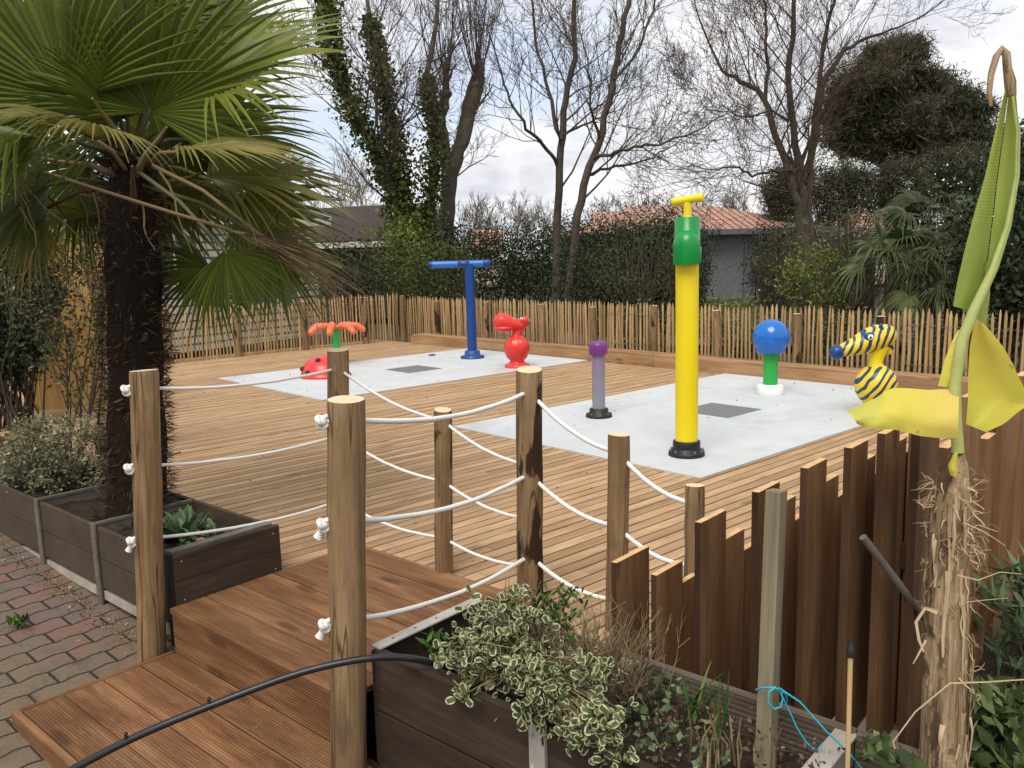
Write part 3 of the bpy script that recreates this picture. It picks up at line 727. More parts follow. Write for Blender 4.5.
m = MB(); pts = [b+f_*.055+Z*1.318, b+f_*.055+Z*1.40, b+f_*.05+Z*1.44, b+f_*.03+Z*1.485, b+f_*.0+Z*1.505]; 
m.lathe([(.085, 1.262), (.086, 1.266), (.086, 1.38)] + [(.086*math.cos(x), 1.38+.10*math.sin(x)) for x in np.linspace(.1, PI/2, 9)], b+f_*.055, 32); m.build('elbow', M['green'], r)
m = MB(); m.lathe([(.026, 1.55), (.026, 1.65)], b, 20); m.lathe([(.036, 1.55), (.036, 1.562), (.026, 1.565)], b, 20); m.build('stem', M['yellow'], r)
hx = Vector((.86, -.5, .10)).normalized(); hd = MB(); hd.lathe([(.018, -.105), (.028, -.10), (.030, -.08), (.026, -.06), (.026, .06), (.030, .08), (.028, .10), (.018, .105)], b+Z*1.668, 20, hx); hd.build('handle', M['yellow'], r)
# purple geyser
b = uvp(-4.66, 5.163); r = thing('purple_water_jet', b, 'low grey violet tube with purple cap on black flange', 'water jet')
m = MB(); m.lathe([(.108, 0), (.110, .008), (.108, .026), (.080, .03), (.078, .068), (.074, .072), (.06, .073)], b, 36); m.build('base_flange', M['black'], r)
m = MB(); m.lathe([(.054, .06), (.055, .55)], b, 28); m.build('tube', M['gtube'], r)
m = MB(); m.lathe([(.058, .522), (.075, .525), (.077, .535), (.077, .60), (.070, .622), (.045, .632), (0, .634)], b, 32); m.build('cap', M['purple'], r)
for k in range(8):
    a = 2*PI*k/8; m = MB(); m.lathe([(.008, 0), (.008, .01), (0, .012)], b+Vector((.094*math.cos(a), .094*math.sin(a), .027)), 6); m.build('bolt', M['metal'], r)
# blue T
b = uvp(-8.78, 7.2); r = thing('blue_water_bar', b, 'dark blue pole with light blue crossbar on the far pad', 'water jet')
m = MB(); m.lathe([(.16, 0), (.16, .03), (.11, .035), (.10, .10), (.07, .11)], b, 32); m.build('base_flange', M['blued'], r)
m = MB(); m.lathe([(.065, .05), (.062, 1.26)], b, 24); m.build('pole', M['blued'], r)
zc = 1.262; cb = b+Z*zc; hx = Vector((1, -.02, .0)).normalized()
m = MB()
for a0, a1 in ((-.50, -.15), (.0, .19)): m.lathe([(.045, a0), (.046, a0+.01), (.046, a1-.01), (.045, a1)], cb, 20, hx)
m.build('nozzle_bar', M['bluel'], r)
m = MB(); m.lathe([(.040, -.15), (.052, -.14), (.052, -.0), (.040, .01)], cb, 20, hx); m.build('bar_joint', M['blued'], r); m = MB(); m.lathe([(.03, -.54), (.048, -.53), (.050, -.50), (.046, -.49)], cb, 20, hx); m.build('bar_cap', M['blued'], r); m = MB(); m.lathe([(.046, .19), (.054, .195), (.054, .26), (.03, .29)], cb, 20, hx); m.build('bar_cap', M['blued'], r)
# blue ball geyser
b = uvp(-4.18, 7.02); r = thing('ball_water_jet', b, 'blue ball on a green post with round white base', 'water jet')
m = MB(); m.lathe([(.118, 0), (.122, .01), (.122, .075), (.112, .092), (.07, .094)], b, 36); m.build('base', M['white'], r)
m = MB(); m.lathe([(.066, .08), (.066, .42)], b, 28); m.build('post', M['greenb'], r)
m = MB(); zc = .535; Rb = .168
m.lathe([(.05, .388), (.125, .392), (.135, .40)] + [(Rb*math.cos(x), zc+Rb*math.sin(x)) for x in np.linspace(-.93+.28, PI/2, 16)], b, 40); m.build('ball', M['blueball'], r)
def capped(m, pts, rad, n=20, mi=0):
    P = [Vector(p) for p in pts]; a = (P[0]-P[1]).normalized(); c = (P[-1]-P[-2]).normalized()
    pre = [P[0]+a*rad[0]*math.sin(x) for x in (1.5, 1.2, .8, .4)]; prr = [rad[0]*math.cos(x) for x in (1.5, 1.2, .8, .4)]
    po = [P[-1]+c*rad[-1]*math.sin(x) for x in (.4, .8, 1.2, 1.5)]; por = [rad[-1]*math.cos(x) for x in (.4, .8, 1.2, 1.5)]
    m.tube(pre+P+po, prr+list(rad)+por, n, mi=mi)
# red animal (long-snouted)
b = uvp(-7.59, 6.93); vx = Vector((1, 0, 0)); vy = Vector((0, 1, 0))
r = thing('red_animal_jet', b, 'red hippo shaped water toy with lime spots on its round body', 'water toy')
m = MB(); m.lathe([(.155, 0), (.157, .01), (.145, .03), (.10, .055), (.085, .08), (.125, .12), (.152, .18), (.16, .23), (.15, .29), (.115, .345), (.075, .375), (.052, .40), (.048, .44)], b, 32)
m.tube([b+Z*.36, b+Z*.42+vx*.015, b+Z*.49+vx*.05], [.07, .052, .062], 16)
m.build('body', M['red'], r)
m = MB(); hp = [b+Vector((.10, 0, .535)), b+Vector((.05, -.01, .520)), b+Vector((-.03, -.02, .525)), b+Vector((-.12, -.03, .55)), b+Vector((-.17, -.03, .565))]
capped(m, hp, [.062, .072, .078, .098, .108])
m.ell(b+Vector((.11, -.05, .575)), .050, .045, .048); m.ell(b+Vector((.11, .05, .575)), .045, .04, .045); m.ell(b+Vector((-.20, -.06, .645)), .03, .03, .025)
m.build('head', M['red'], r)
m = MB(); m.ell(b+Vector((-.15, -.05, .485)), .125, .085, .045, n=20); m.build('lower_jaw', M['red'], r)
m = MB()
for q in ((.065, -.085, .595),): m.ell(b+Vector(q), .020, .014, .016, n=12, m=8)
m.build('eye', M['white'], r)
m = MB(); m.ell(b+Vector((.062, -.098, .595)), .008, .005, .009, n=10, m=6); m.build('pupil', M['black'], r)
m = MB()
for a, z_, rr in ((-.3, .34, .022), (.35, .345, .020), (.9, .30, .02), (-1.0, .31, .02)):
    rb = .128; p_ = b+Vector((rb*math.sin(a), -rb*math.cos(a), z_-.03)); m.ell(p_, rr, .01, rr, n=12, m=8)
m.ell(b+Vector((-.05, -.06, .592)), .05, .012, .010, n=12, m=6); m.ell(b+Vector((.158, -.06, .57)), .012, .012, .02, n=10, m=6)
m.build('spots', M['limed'], r)
# zebra
b = uvp(-3.03, 6.685); r = thing('zebra_water_jet', b, 'yellow zebra water toy with dark blue stripes and blue nose', 'water toy')
m = MB(); m.lathe([(.20, 0), (.20, .01), (.17, .03), (.11, .06), (.09, .09)], b, 32); m.build('foot', M['yellow'], r)
m = MB(); zc = .235; Rb = .165
def bodyfn(q): return q
m.ell(b+Z*zc, Rb, Rb, Rb*1.03, vx, vy, Z, 32, 20); m.build('body', M['zebra'], r)
m = MB(); m.tube([b+Z*.36, b+Z*.42+vx*-.01, b+Z*.48+vx*-.0, b+Z*.56+vx*.02], [.075, .050, .06, .075], 20); m.build('neck', M['yellow'], r)
m = MB(); hp = [b+Vector((-.34, -.03, .515)), b+Vector((-.27, -.03, .535)), b+Vector((-.18, -.02, .56)), b+Vector((-.09, -.01, .595)), b+Vector((.0, 0, .62)), b+Vector((.055, .0, .635))]
capped(m, hp[1:], [.056, .074, .098, .108, .092], 24); hd_ = m.build('head', M['zebra'], r)
m = MB(); m.ell(b+Vector((-.335, -.03, .515)), .062, .055, .058, n=20); m.build('nose', M['blued'], r)
m = MB(); capped(m, [b+Vector((.02, 0, .70)), b+Vector((.075, 0, .66)), b+Vector((.105, 0, .58)), b+Vector((.10, 0, .50))], [.025, .038, .038, .02], 12); m.build('mane', M['zebra'], r)
for yy in (-.055, .055):
    m = MB(); capped(m, [b+Vector((-.0, yy, .68)), b+Vector((-.005, yy*1.1, .725))], [.028, .014], 12); m.build('ear', M['blued'], r)
m = MB(); m.ell(b+Vector((-.10, -.082, .635)), .045, .026, .040, n=16); m.build('eye_patch', M['blued'], r)
m = MB(); m.ell(b+Vector((-.10, -.104, .636)), .024, .012, .022, n=14); m.build('eye', M['white'], r)
m = MB(); m.ell(b+Vector((-.105, -.115, .634)), .009, .005, .010, n=10); m.build('pupil', M['black'], r)
# red dome
b = at(318, 377, .011); b = b + V*.1; r = thing('red_dome_jet', b, 'low red dome with dark holes on the left of the far pad', 'water toy')
m = MB(); m.lathe([(.30, 0), (.305, .015), (.29, .03)] + [(.28*math.cos(x), .03+.22*math.sin(x)) for x in np.linspace(.1, PI/2, 12)], b, 36); m.build('shell', M['red'], r)
m = MB()
for a, e in ((-1.15, .35), (-.25, .95), (.5, .5), (-.6, .2)):
    d = Vector((math.sin(a)*math.cos(e), -math.cos(a)*math.cos(e), math.sin(e))); m.ell(b+Vector((d.x*.277, d.y*.277, .03+d.z*.217)), .035, .035, .03, n=12, m=8)
m.build('holes', M['black'], r)
# orange flower
b = uvp(-9.2, 5.6); b = atd(337, 352, 11.0); b.z = .011
r = thing('flower_water_jet', b, 'green stemmed water toy with drooping orange arms behind the palm', 'water toy')
m = MB(); m.lathe([(.09, 0), (.09, .02), (.045, .03), (.045, .32), (.055, .50), (.02, .52)], b, 20); m.build('stem', M['greenb'], r)
for k in range(7):
    a = 2*PI*k/7+.2; d = Vector((math.cos(a), math.sin(a), 0)); m = MB()
    capped(m, [b+Z*.47, b+Z*.52+d*.13, b+Z*.51+d*.27, b+Z*.45+d*.35], [.025, .032, .042, .038], 12); m.build('arm', M['orange'], r)
# ================================================================== FOREGROUND ODDS
X_ = Vector((1, 0, 0))
# grey stake
b0 = atd(764, 800, 1.78); t0 = atd(776.5, 490, 1.85)
d = (t0-b0).normalized(); b1 = b0-d*.45
m = MB(); m.beam(b1, t0, .036, .040, (T)); m.build('garden_stake', M['stake'], label='weathered grey square stake leaning slightly in front of the fence', cat='stake', bevel=.002)
# cyan string
def pxc(lst, Y0): return [atd(x, y, Y0+dy) for x, y, dy in lst]
m = MB(); m.tube(pxc([(756, 690, .0), (762, 688, -.035), (774, 687, -.045), (786, 694, -.02), (787, 702, .0)], 1.80), .0022, 6)
lp = [(779, 688), (783, 698), (781, 707), (774, 709), (768, 702), (769, 692), (776, 687)]
m.tube([atd(x, y, 1.745) for x, y in lp], .0022, 6)
m.tube([atd(x, y, 1.74) for x, y in [(779, 688), (800, 702), (825, 730), (850, 754), (875, 785)]], .0022, 6)
m.tube([atd(x, y, 1.76) for x, y in [(780, 692), (788, 708), (797, 728), (806, 742), (812, 748)]], .0018, 6)
m.tube([atd(x, y, 1.76) for x, y in [(812, 748), (818, 750), (822, 744)]], .0022, 6)
m.build('string', M['cyan'], label='bright turquoise string knotted round the grey stake', cat='string')
# thin cane
r0 = atd(846, 830, 1.62); r1 = atd(850.5, 655, 1.65); r2_ = atd(851, 640, 1.653)
r = thing('cane', r0-Z*.2, 'thin pale cane with a dark rubber tip beside the stake', 'cane')
m = MB(); m.tube([r0-Z*.2, r0, r1], .0052, 10); m.build('shaft', M['bamboo'], r)
m = MB(); m.tube([r1-Z*.003, r1+Z*.012, r1+Z*.014, r2_], [.0085, .0085, .0065, .0055], 10); m.build('tip', M['black'], r)
# diagonal pole
m = MB(); m.tube([atd(863, 537, 1.78), atd(925, 618, 1.82), atd(990, 712, 1.88), atd(1012, 745, 1.90)], .0085, 10); m.build('pole', M['metal'], label='dark thin pole leaning diagonally behind the banana stem', cat='pole')
# hose
pl = [(20, 800, 1.75), (75, 768, 1.85), (140, 735, 1.95), (210, 706, 2.03), (290, 676, 2.10), (345, 662, 2.13), (390, 657, 2.16), (430, 662, 2.20), (465, 674, 2.26), (500, 700, 2.33)]
P = [atd(*p) for p in pl]; Q = []
for i in range(len(P)-1):
    for k in range(5):
        p0, p1, p2, p3 = P[max(i-1, 0)], P[i], P[i+1], P[min(i+2, len(P)-1)]; t_ = k/5
        Q.append(.5*((2*p1)+(p2-p0)*t_+(2*p0-5*p1+4*p2-p3)*t_*t_+(3*p1-p0-3*p2+p3)*t_**3))
hs = thing('hose', Q[0], 'black rubber hose curving past the nearest post into the planter', 'hose')
m = MB(); m.tube(Q, .0098, 12); m.build('tube', M['hose'], hs)
m = MB()
for x, y, d_ in ((126, 738, 1.93), (209, 703, 2.03)):
    c = atd(x, y, d_); m.tube([c-Z*.004, c+Z*.012], [.006, .003], 8); m.lathe([(.005, 0), (.005, .004), (0, .005)], c+Z*.010, 8, (Z+X_*.5))
m.build('dripper', M['black'], hs)
# dark crate right
c = at(1004, 598, .1); r = thing('crate', c, 'dark wooden crate with sloping lid at the right edge', 'crate')
m = MB(); m.box(c+Z*.06+S*.06+T*.1, S, T, Z, .26, .36, .12); m.build('body', M['black'], r, bevel=.004)
m = MB(); m.box(c+Z*.14+S*.06+T*.1, (S+Z*.35).normalized(), T, (Z-S*.35).normalized(), .30, .40, .02); m.build('lid', M['plankdark'], r, bevel=.003)
# ================================================================== PALM
pb = st(-3.93, 1.745, .14); palm = thing('palm_tree', pb, 'fan palm with shaggy dark trunk and golden tipped fronds in the long planter', 'palm')
hubc = atd(128, 140, pb.y+.0); cx = hubc.x; cy = pb.y; ztop = hubc.z
m = MB(); tp = []; rr = []
for i in range(15):
    f = i/14; tp.append(Vector((lerp(pb.x, cx, f), cy, lerp(.10, ztop, f)))); rr.append(lerp(.130, .112, f)*(1+.05*math.sin(i*2.1)) + (.03 if i == 0 else 0) - max(0, f-.8)*.36)
m.tube(tp, rr, 24, wob=.25); m.build('trunk', M['fibre'], palm)
P = []; O = []
for k in range(7500):
    f = random.random(); i = min(int(f*14), 13); a = random.uniform(0, 2*PI); c = tp[i].lerp(tp[i+1], f*14-i); d = Vector((math.cos(a), math.sin(a), 0))
    P.append(c+d*rr[i]*random.uniform(.9, 1.08)); O.append(d*2.0+Z*random.uniform(-1.2, .8))
leaves('fibre', P, .055, M['fibre'], palm, .06, 0, outward=np.array([tuple(x) for x in O]))
for k in range(80):
    m = MB(); rn = random.random()
    f = random.random()**.9; i = min(int(f*14), 13); a = random.uniform(0, 2*PI); c = tp[i].lerp(tp[i+1], f*14-i); d = Vector((math.cos(a), math.sin(a), 0)); sdd = d.cross(Z)
    L = random.uniform(.03, .075); p0 = c+d*rr[i]*.9; p1 = p0+d*L*.7+Z*L*random.uniform(-.2, .5); p2 = p1+d*L*.6+Z*L*random.uniform(-.2, .9)
    for A_, B_ in ((p0, p1), (p1, p2)): m.beam(A_, B_, .016, .005, Z, rnd=rn)
    m.build('leaf_stub', M['stub'], palm)
crown = Vector((cx, cy, ztop-.12))
for k in range(30):
    a = 2.399*k; e = random.uniform(.15, 1.2); d = Vector((math.cos(a)*math.cos(e), math.sin(a)*math.cos(e), math.sin(e))); b_ = crown+Vector((0, 0, random.uniform(-.22, .05)))+d*.05; L = random.uniform(.18, .42)
    m = MB(); m.tube([b_, b_+d*L*.4+Z*.02, b_+d*L*.8, b_+d*L], [.020, .012, .008, .004], 6); m.build('petiole', M['olive'] if k % 2 else M['palmdry'], palm)
def frond(hub, axis, nrm, R1, mats='palm', spread=2.2, droop=.18, nseg=38, join=.45, label=None, ragged=.12, wmul=1.):
    m = MB(); fan(m, hub, axis, nrm, R1, nseg, spread, droop*.62, wmul, join+.02, None, 0, ragged)
    # petiole
    a0 = crown+Vector((random.gauss(0, .04), random.gauss(0, .04), random.uniform(-.12, .08))); mid = a0.lerp(hub, .55)+Z*.06*(hub-a0).length
    m.tube([a0, mid, hub, hub+axis.normalized()*R1*.12], [.012, .009, .008, .004], 6, mi=1)
    m.build('frond', [M[mats], M['olive' if mats == 'palm' else 'palmdry']], palm, label)
X = Vector((1, 0, 0)); Yv = Vector((0, 1, 0))
def H(px, py, dy): return atd(px, py, cy+dy)
# hand placed fronds: hub, axis (right, away, up), normal
for hub, ax, nm, R1, mt, sp, dr in [
    (H(150, 112, -.15), (.25, .1, 1), (.1, -1, .15), .78, 'palm', 2.0, .05),
    (H(70, 100, -.20), (-.55, .0, .8), (-.1, -1, .3), .80, 'palm', 2.0, .08),
    (H(212, 88, .05), (.95, .15, .45), (-.2, -.6, .8), .72, 'palm', 1.7, .12),
    (H(105, 70, .25), (-.1, .3, 1), (0, -1, .3), .85, 'palm', 2.0, .05),
    (H(178, 152, -.40), (1, -.10, -.12), (0, -.22, 1), .55, 'palmgold', 1.15, .10),
    (H(205, 178, .0), (1, .0, -.20), (-.1, -.35, .9), .74, 'palmgold', 1.0, .16),
    (H(95, 140, -.5), (-.35, -.8, .15), (0, -.45, 1), .48, 'palmgold', 1.7, .35),
    (H(25, 135, -.3), (-1, -.2, .0), (-.1, -.5, 1), .70, 'palm', 1.8, .3),
    (H(50, 185, .1), (-.9, .1, -.35), (-.1, -.8, .6), .62, 'palm', 1.7, .3),
    (H(240, 205, .15), (.85, .2, -.45), (.1, -1, .3), .52, 'palm', 1.5, .2),
    (H(165, 130, .45), (.3, .3, -.5), (0, -1, .3), .55, 'palm', 1.9, .3),
    (H(215, 140, .5), (.9, .3, -.1), (0, -.8, .5), .60, 'palm', 1.7, .25),
    (H(90, 165, .5), (-.5, .3, -.5), (0, -1, .3), .55, 'palm', 1.8, .3),
    (H(120, 120, -.1), (-.2, -.5, .6), (0, -.8, .6), .5, 'palm', 1.8, .2),
    (H(165, 150, .6), (.1, .1, 1), (0, -1, .1), .5, 'palm', 2.3, .1),
    (H(150, 185, .7), (.5, .1, -.3), (0, -1, .2), .55, 'palm', 2.3, .2),
    (H(225, 250, -.25), (.35, .0, -1), (.2, -1, .1), .36, 'palm', 1.2, .1),
    (H(268, 240, -.05), (.25, .0, -1), (.35, -1, .1), .42, 'palm', 1.2, .12),
    (H(210, 268, .15), (-.2, -.1, -.5), (0, -1, .4), .34, 'palm', 2.3, .35),
    (H(262, 236, -.15), (.85, -.05, -.35), (-.2, -.7, .7), .55, 'palmdry', .7, .2),
    (H(40, 212, .1), (-.7, -.1, -.7), (0, -1, .3), .40, 'palmgold', 1.4, .3),
    (H(180, 60, .4), (.6, .5, .7), (-.2, -.8, .5), .80, 'palm', 1.8, .1),
    (H(-20, 60, .2), (-.9, .2, .5), (.1, -.9, .4), .80, 'palm', 1.8, .1),
    (H(120, 20, .1), (.15, .0, 1), (0, -1, -.1), .6, 'palm', 1.8, .05),
    (H(165, 200, .35), (.6, .7, -.3), (0, .3, 1), .6, 'palm', 1.7, .3),
    (H(95, 215, .4), (-.5, .8, -.3), (0, .3, 1), .6, 'palm', 1.7, .3)]:
    thin = mt == 'palmdry'
    frond(hub, Vector(ax), Vector(nm), R1, mt, sp, dr, 24 if thin else (30 if sp < 1.7 else 42), .25 if thin else .45, {'palmdry': 'dry brown drooping frond', 'palmgold': 'frond with golden brown tips'}.get(mt), .2 if thin else .1, .6 if thin else 1.)
# hanging dead strips, each a part
for k in range(52):
    x = random.choice([random.gauss(128, 34), random.uniform(200, 300), random.uniform(10, 80)]); p0 = H(x, random.uniform(150, 225), random.uniform(-.2, .3)); L = random.uniform(.12, .36); p = [p0]
    dx = random.gauss(0, .3); m = MB(); w_ = random.uniform(.002, .0055); rn = random.random()
    for i in range(6): dx += random.gauss(0, .25); p.append(p[-1]+Vector((dx*L*.17, random.gauss(0, .01), -L/6)))
    for i in range(6): m.beam(p[i], p[i+1], w_*2*(1-i/8), .0012, Yv, rnd=rn)
    m.build('dead_strip', M['palmdry'], palm)
m = MB(); pp = [H(45, 172, -.25), H(100, 190, -.28), H(170, 212, -.28), H(225, 228, -.25), H(268, 246, -.2), H(310, 275, -.15)]
m.tube(pp, [.006, .008, .0085, .008, .007, .004], 6); 
for i in range(34):
    a = pp[3].lerp(pp[4], random.random()*1.0); L = random.uniform(.30, .56); q = [a]
    d = Vector((.9, random.gauss(0, .12), -.34+random.gauss(0, .12)))
    for j in range(6): d = (d+Vector((0, 0, -.05))).normalized(); q.append(q[-1]+d*L/6)
    for j in range(6): m.beam(q[j], q[j+1], .0075*(1-j/7), .0015, Yv, rnd=random.random())
m.build('dead_frond', M['palmdry'], palm, 'brittle pale brown dead frond hanging to the right')
# ================================================================== PLANTER PLANTS
def bush(name, label, cat, c, rad, ncl, nper, cr, size, mat, aspect=.5, stems=0, stemr=.004, shape='diamond', shell=.5, group=None, zb=None, down=0, sheight=None, rv=None, smat='twig', outw=False):
    zb = c.z-rad[2] if zb is None else zb
    r = thing(name, (c.x, c.y, zb), label, cat, group)
    P, rvv = clumps(c, rad, ncl, nper, cr, shell, zb)
    o = (P-np.array(c)); o = o/ (np.linalg.norm(o, axis=1)[:, None]+1e-6)*.8 if outw else None
    leaves('foliage', P, size, M[mat], r, aspect, down, shape=shape, rv=rvv, outward=o)
    if stems:
        tw = TW(); idx = rng.integers(0, len(P), stems)
        for i in idx:
            e = Vector(P[i]); b = Vector((c.x+random.gauss(0, rad[0]*.18), c.y+random.gauss(0, rad[1]*.18), zb)); q = b.lerp(e, .5)+Vector((random.gauss(0, .04), random.gauss(0, .04), 0))*rad[0]*3
            tw.seg(b, q, stemr, stemr*.7); tw.seg(q, e, stemr*.7, stemr*.35)
        tw.build('stems', M[smat], r)
    return r
bush('clipped_bush', 'small pale green and cream speckled bush at the left of the palm trunk', 'bush', st(-4.85, 1.78, .35), (.36, .24, .20), 200, 36, .055, .020, 'boxl', .6, 260, .0035, shell=.6, zb=.15)
tw = TW(); r = thing('tall_shrub', st(-5.75, 2.3, -.1), 'tall bushy dark evergreen with leggy bare lower stems at the left edge', 'shrub'); LP = []
for k in range(7):
    b = st(-6.15+random.gauss(0, .12), 2.3+random.gauss(0, .10), 0); grow(tw, b, Vector((random.gauss(.0, .2), random.gauss(0, .25), 1)).normalized(), random.uniform(.9, 1.5), .011, 0, 2, .6, .1, 5, .12, LP, .0018)
tw.build('stems', M['barkb'], r)
Pq = np.repeat(np.array(LP), 4, 0)+rng.normal(size=(len(LP)*4, 3))*.025; leaves('foliage', Pq, .035, M['hedgeb'], r, .45, -.4)
bush('dark_evergreen', 'large dark dense evergreen behind the leggy shrub at the left edge', 'shrub', atd(-2, 270, 7.2), (.50, .5, .95), 230, 70, .16, .05, 'dark', .5, 60, .01, zb=0.)
o = thing('grey_plant', st(-3.42, 1.74, .15), 'low rosette plant with grey green tongue leaves in the planter end', 'plant')
m = MB()
for c_, n_, L_ in ((st(-3.44, 1.73, .165), 80, .12), (st(-3.55, 1.66, .16), 34, .10), (st(-3.33, 1.78, .16), 30, .09), (st(-3.28, 1.87, .16), 26, .06), (st(-3.6, 1.80, .16), 26, .07)):
    for k in range(n_):
        a = random.uniform(0, 2*PI); e = random.uniform(.2, 1.35); L = L_*random.uniform(.7, 1.25); d = Vector((math.cos(a)*math.cos(e), math.sin(a)*math.cos(e), math.sin(e))); sdd = d.cross(Z).normalized(); up = sdd.cross(d)
        b = c_+Vector((random.gauss(0, .022), random.gauss(0, .022), 0)); row = []
        for q, w_ in ((0, .12), (.3, .8), (.6, 1.), (.85, .6), (1, .05)):
            p = b+d*L*q+up*(-.18*L*q*q); hw = L*.13*w_; row.append([p-sdd*hw+up*hw*.4, p, p+sdd*hw+up*hw*.4])
        m.grid(row, True)
m.build('foliage', M['succ'], o)
m = MB(); m.box(st(-3.27, 1.72, .18), S, T, Z, .10, .03, .03); m.build('terracotta_shard', M['stepr'] if 'stepr' in M else M['kerb'], label='broken ochre wood offcut lying by the grey green plant', cat='offcut')
P = [at(2, 456, .28)+Vector((random.gauss(0, .012), random.gauss(0, .012), random.gauss(0, .006))) for _ in range(22)]
o = leaves('pink_flower', P, .022, M['pinkf'], None, .6, -.6); tag(o, 'tiny bright pink flower beside the speckled bush at the left edge', 'flower')
# variegated shrub
c = colat(530, 640, 1.66); r = thing('variegated_shrub', (c.x, c.y, .12), 'cream edged variegated shrub spilling over the dark planter front', 'shrub')
Pa, ra = clumps(colat(520, 632, 1.66), (.15, .13, .115), 54, 15, .04, .5, .10)
Pb, rb_ = clumps(colat(490, 655, 1.56), (.13, .09, .08), 30, 16, .04, .5, .12)
Pc_, rc_ = clumps(colat(560, 690, 1.48), (.14, .07, .10), 34, 15, .035, .4)
Pd_, rd_ = clumps(colat(603, 735, 1.42), (.06, .04, .085), 16, 16, .03, .4)
Pe_, re_ = clumps(colat(455, 695, 1.43), (.045, .03, .02), 4, 8, .02, .4)
Pv = np.concatenate([Pa, Pb, Pc_, Pd_, Pe_]); rv_ = np.concatenate([ra, rb_, rc_, rd_, re_])
leaves('foliage', Pv, .0215, M['vari'], r, .78, 0, shape='round', rv=rv_, jit=.45)
tw = TW()
for i in rng.integers(0, len(Pv), 300):
    e = Vector(Pv[i]); b = c + Vector((random.gauss(0, .05), random.gauss(0, .03), -.12)); q = b.lerp(e, .5)+Z*.04; tw.seg(b, q, .003, .002); tw.seg(q, e, .002, .001)
for k in range(7):
    b = colat(random.uniform(490, 560), 600, 1.66); tw.seg(b-Z*.05, b+Vector((random.gauss(0, .02), 0, random.uniform(.03, .07))), .0015, .001)
tw.build('stems', M['drys'], r)
def blades(name, label, cat, c, n, L, w_, mat, spread_=.5, curve=.3, cs=.03):
    m = MB()
    for k in range(n):
        a = random.uniform(0, 2*PI); d = Vector((math.cos(a)*spread_*random.random(), math.sin(a)*spread_*random.random(), 1)).normalized(); h = Vector((math.cos(a), math.sin(a), 0)); sdd = h.cross(Z)
        b = c+Vector((random.gauss(0, cs), random.gauss(0, cs), 0)); l = L*random.uniform(.6, 1.2); row = []
        for i in range(6):
            q = i/5; p = b+d*l*q+(h*.9-Z*.4)*curve*l*q*q; hw = w_*(1-q**2)*.5+.0006; row.append([p-sdd*hw, p-h*hw*.3, p+sdd*hw])
        m.grid(row)
    return m.build(name, M[mat], label=label, cat=cat)
def sticks(name, label, cat, c, n, L, rad_, mat, spread_=.35, cs=.05, br=3):
    tw = TW()
    for k in range(n):
        b = c+Vector((random.gauss(0, cs), random.gauss(0, cs*.6), 0)); d = Vector((random.gauss(0, spread_), random.gauss(0, spread_), 1)).normalized(); l = L*random.uniform(.5, 1.1)
        q = b+d*l*.5; e = q+(d+Vector((random.gauss(0, .25), random.gauss(0, .25), 0))).normalized()*l*.5
        tw.seg(b, q, rad_, rad_*.8); tw.seg(q, e, rad_*.8, rad_*.5)
        for j in range(br):
            f = random.random(); s0 = q.lerp(e, f); tw.seg(s0, s0+(d+Vector((random.gauss(0, .6), random.gauss(0, .6), .1))).normalized()*l*.22, rad_*.5, rad_*.3)
    return tw.build(name, M[mat], None, label=label, cat=cat)
sticks('dried_shrub', 'dead tangle of pale thin stems right of the variegated shrub', 'dead plant', colat(603, 700, 1.68), 170, .22, .0014, 'drys', .36, .06, 5)
blades('bulb_plant', 'clump of fresh green strap leaves near the fence rail', 'plant', colat(690, 715, 1.80), 16, .13, .009, 'greenl', .7, .35, .03)
blades('bulb_plant', 'single tall thin green blades left of the grey stake', 'plant', colat(716, 742, 1.68), 7, .16, .006, 'greenl', .25, .1, .02)
sticks('dry_stalks', 'upright cut brown stalks just left of the grey stake', 'dead plant', colat(726, 766, 1.60), 16, .13, .003, 'drys', .08, .045, 0)
def lowleaf(name, label, pts, size, mat, asp=.65, down=-.5, sp=.03, n=14):
    P = []
    for p in pts:
        for _ in range(n): P.append(p+Vector((random.gauss(0, sp), random.gauss(0, sp), abs(random.gauss(0, sp*.7)))))
    o = leaves(name, P, size, M[mat], None, asp, down); tag(o, label, 'plant'); return o
lowleaf('leafy_weed', 'small fresh green weed in the planter corner by the metal rim', [colat(432, 652, 1.62), colat(440, 646, 1.65)], .04, 'greenl', .35, -.9, .02, 16)
lowleaf('cranesbill', 'mid green feathery plant behind the variegated shrub below the tall post', [colat(560, 606, 1.75), colat(573, 600, 1.76), colat(552, 618, 1.72), colat(566, 640, 1.70), colat(545, 602, 1.74)], .028, 'greenl', .4, -.4, .02, 22)
lowleaf('ground_ivy', 'dark low leaves creeping on the soil left of the grey stake', [colat(x, y, t_) for x, y, t_ in ((640, 712, 1.7), (650, 735, 1.62), (660, 755, 1.56), (680, 700, 1.82), (642, 690, 1.8), (700, 762, 1.56), (630, 755, 1.54))], .023, 'succ', .75, -.2, .035, 22)
lowleaf('ground_ivy', 'dark low leaves on the soil between cane and banana stem', [colat(x, y, t_) for x, y, t_ in ((880, 762, 1.75), (868, 755, 1.8), (898, 770, 1.7))], .032, 'greenm', .7, -.3, .03, 20)
lowleaf('leaf_debris', 'brown dead leaves lying on the planter soil', [colat(x, y, t_) for x, y, t_ in ((670, 740, 1.62), (690, 750, 1.6), (740, 740, 1.7), (660, 765, 1.55), (700, 735, 1.7), (790, 765, 1.7))], .013, 'debris', .6, 0, .05, 90)
P = []
while len(P) < 420:
    q = uv(random.uniform(-11, -1), random.uniform(1.4, 7.8), .002)
    if q.dot(T) > 2.1 and q.dot(S) < -.7: P.append(q + Z*(.012 if 4.09 < q.dot(V) < 7.94 and (-9.8 < q.dot(U) < -7.34 or -5.29 < q.dot(U) < -2.9) else 0))
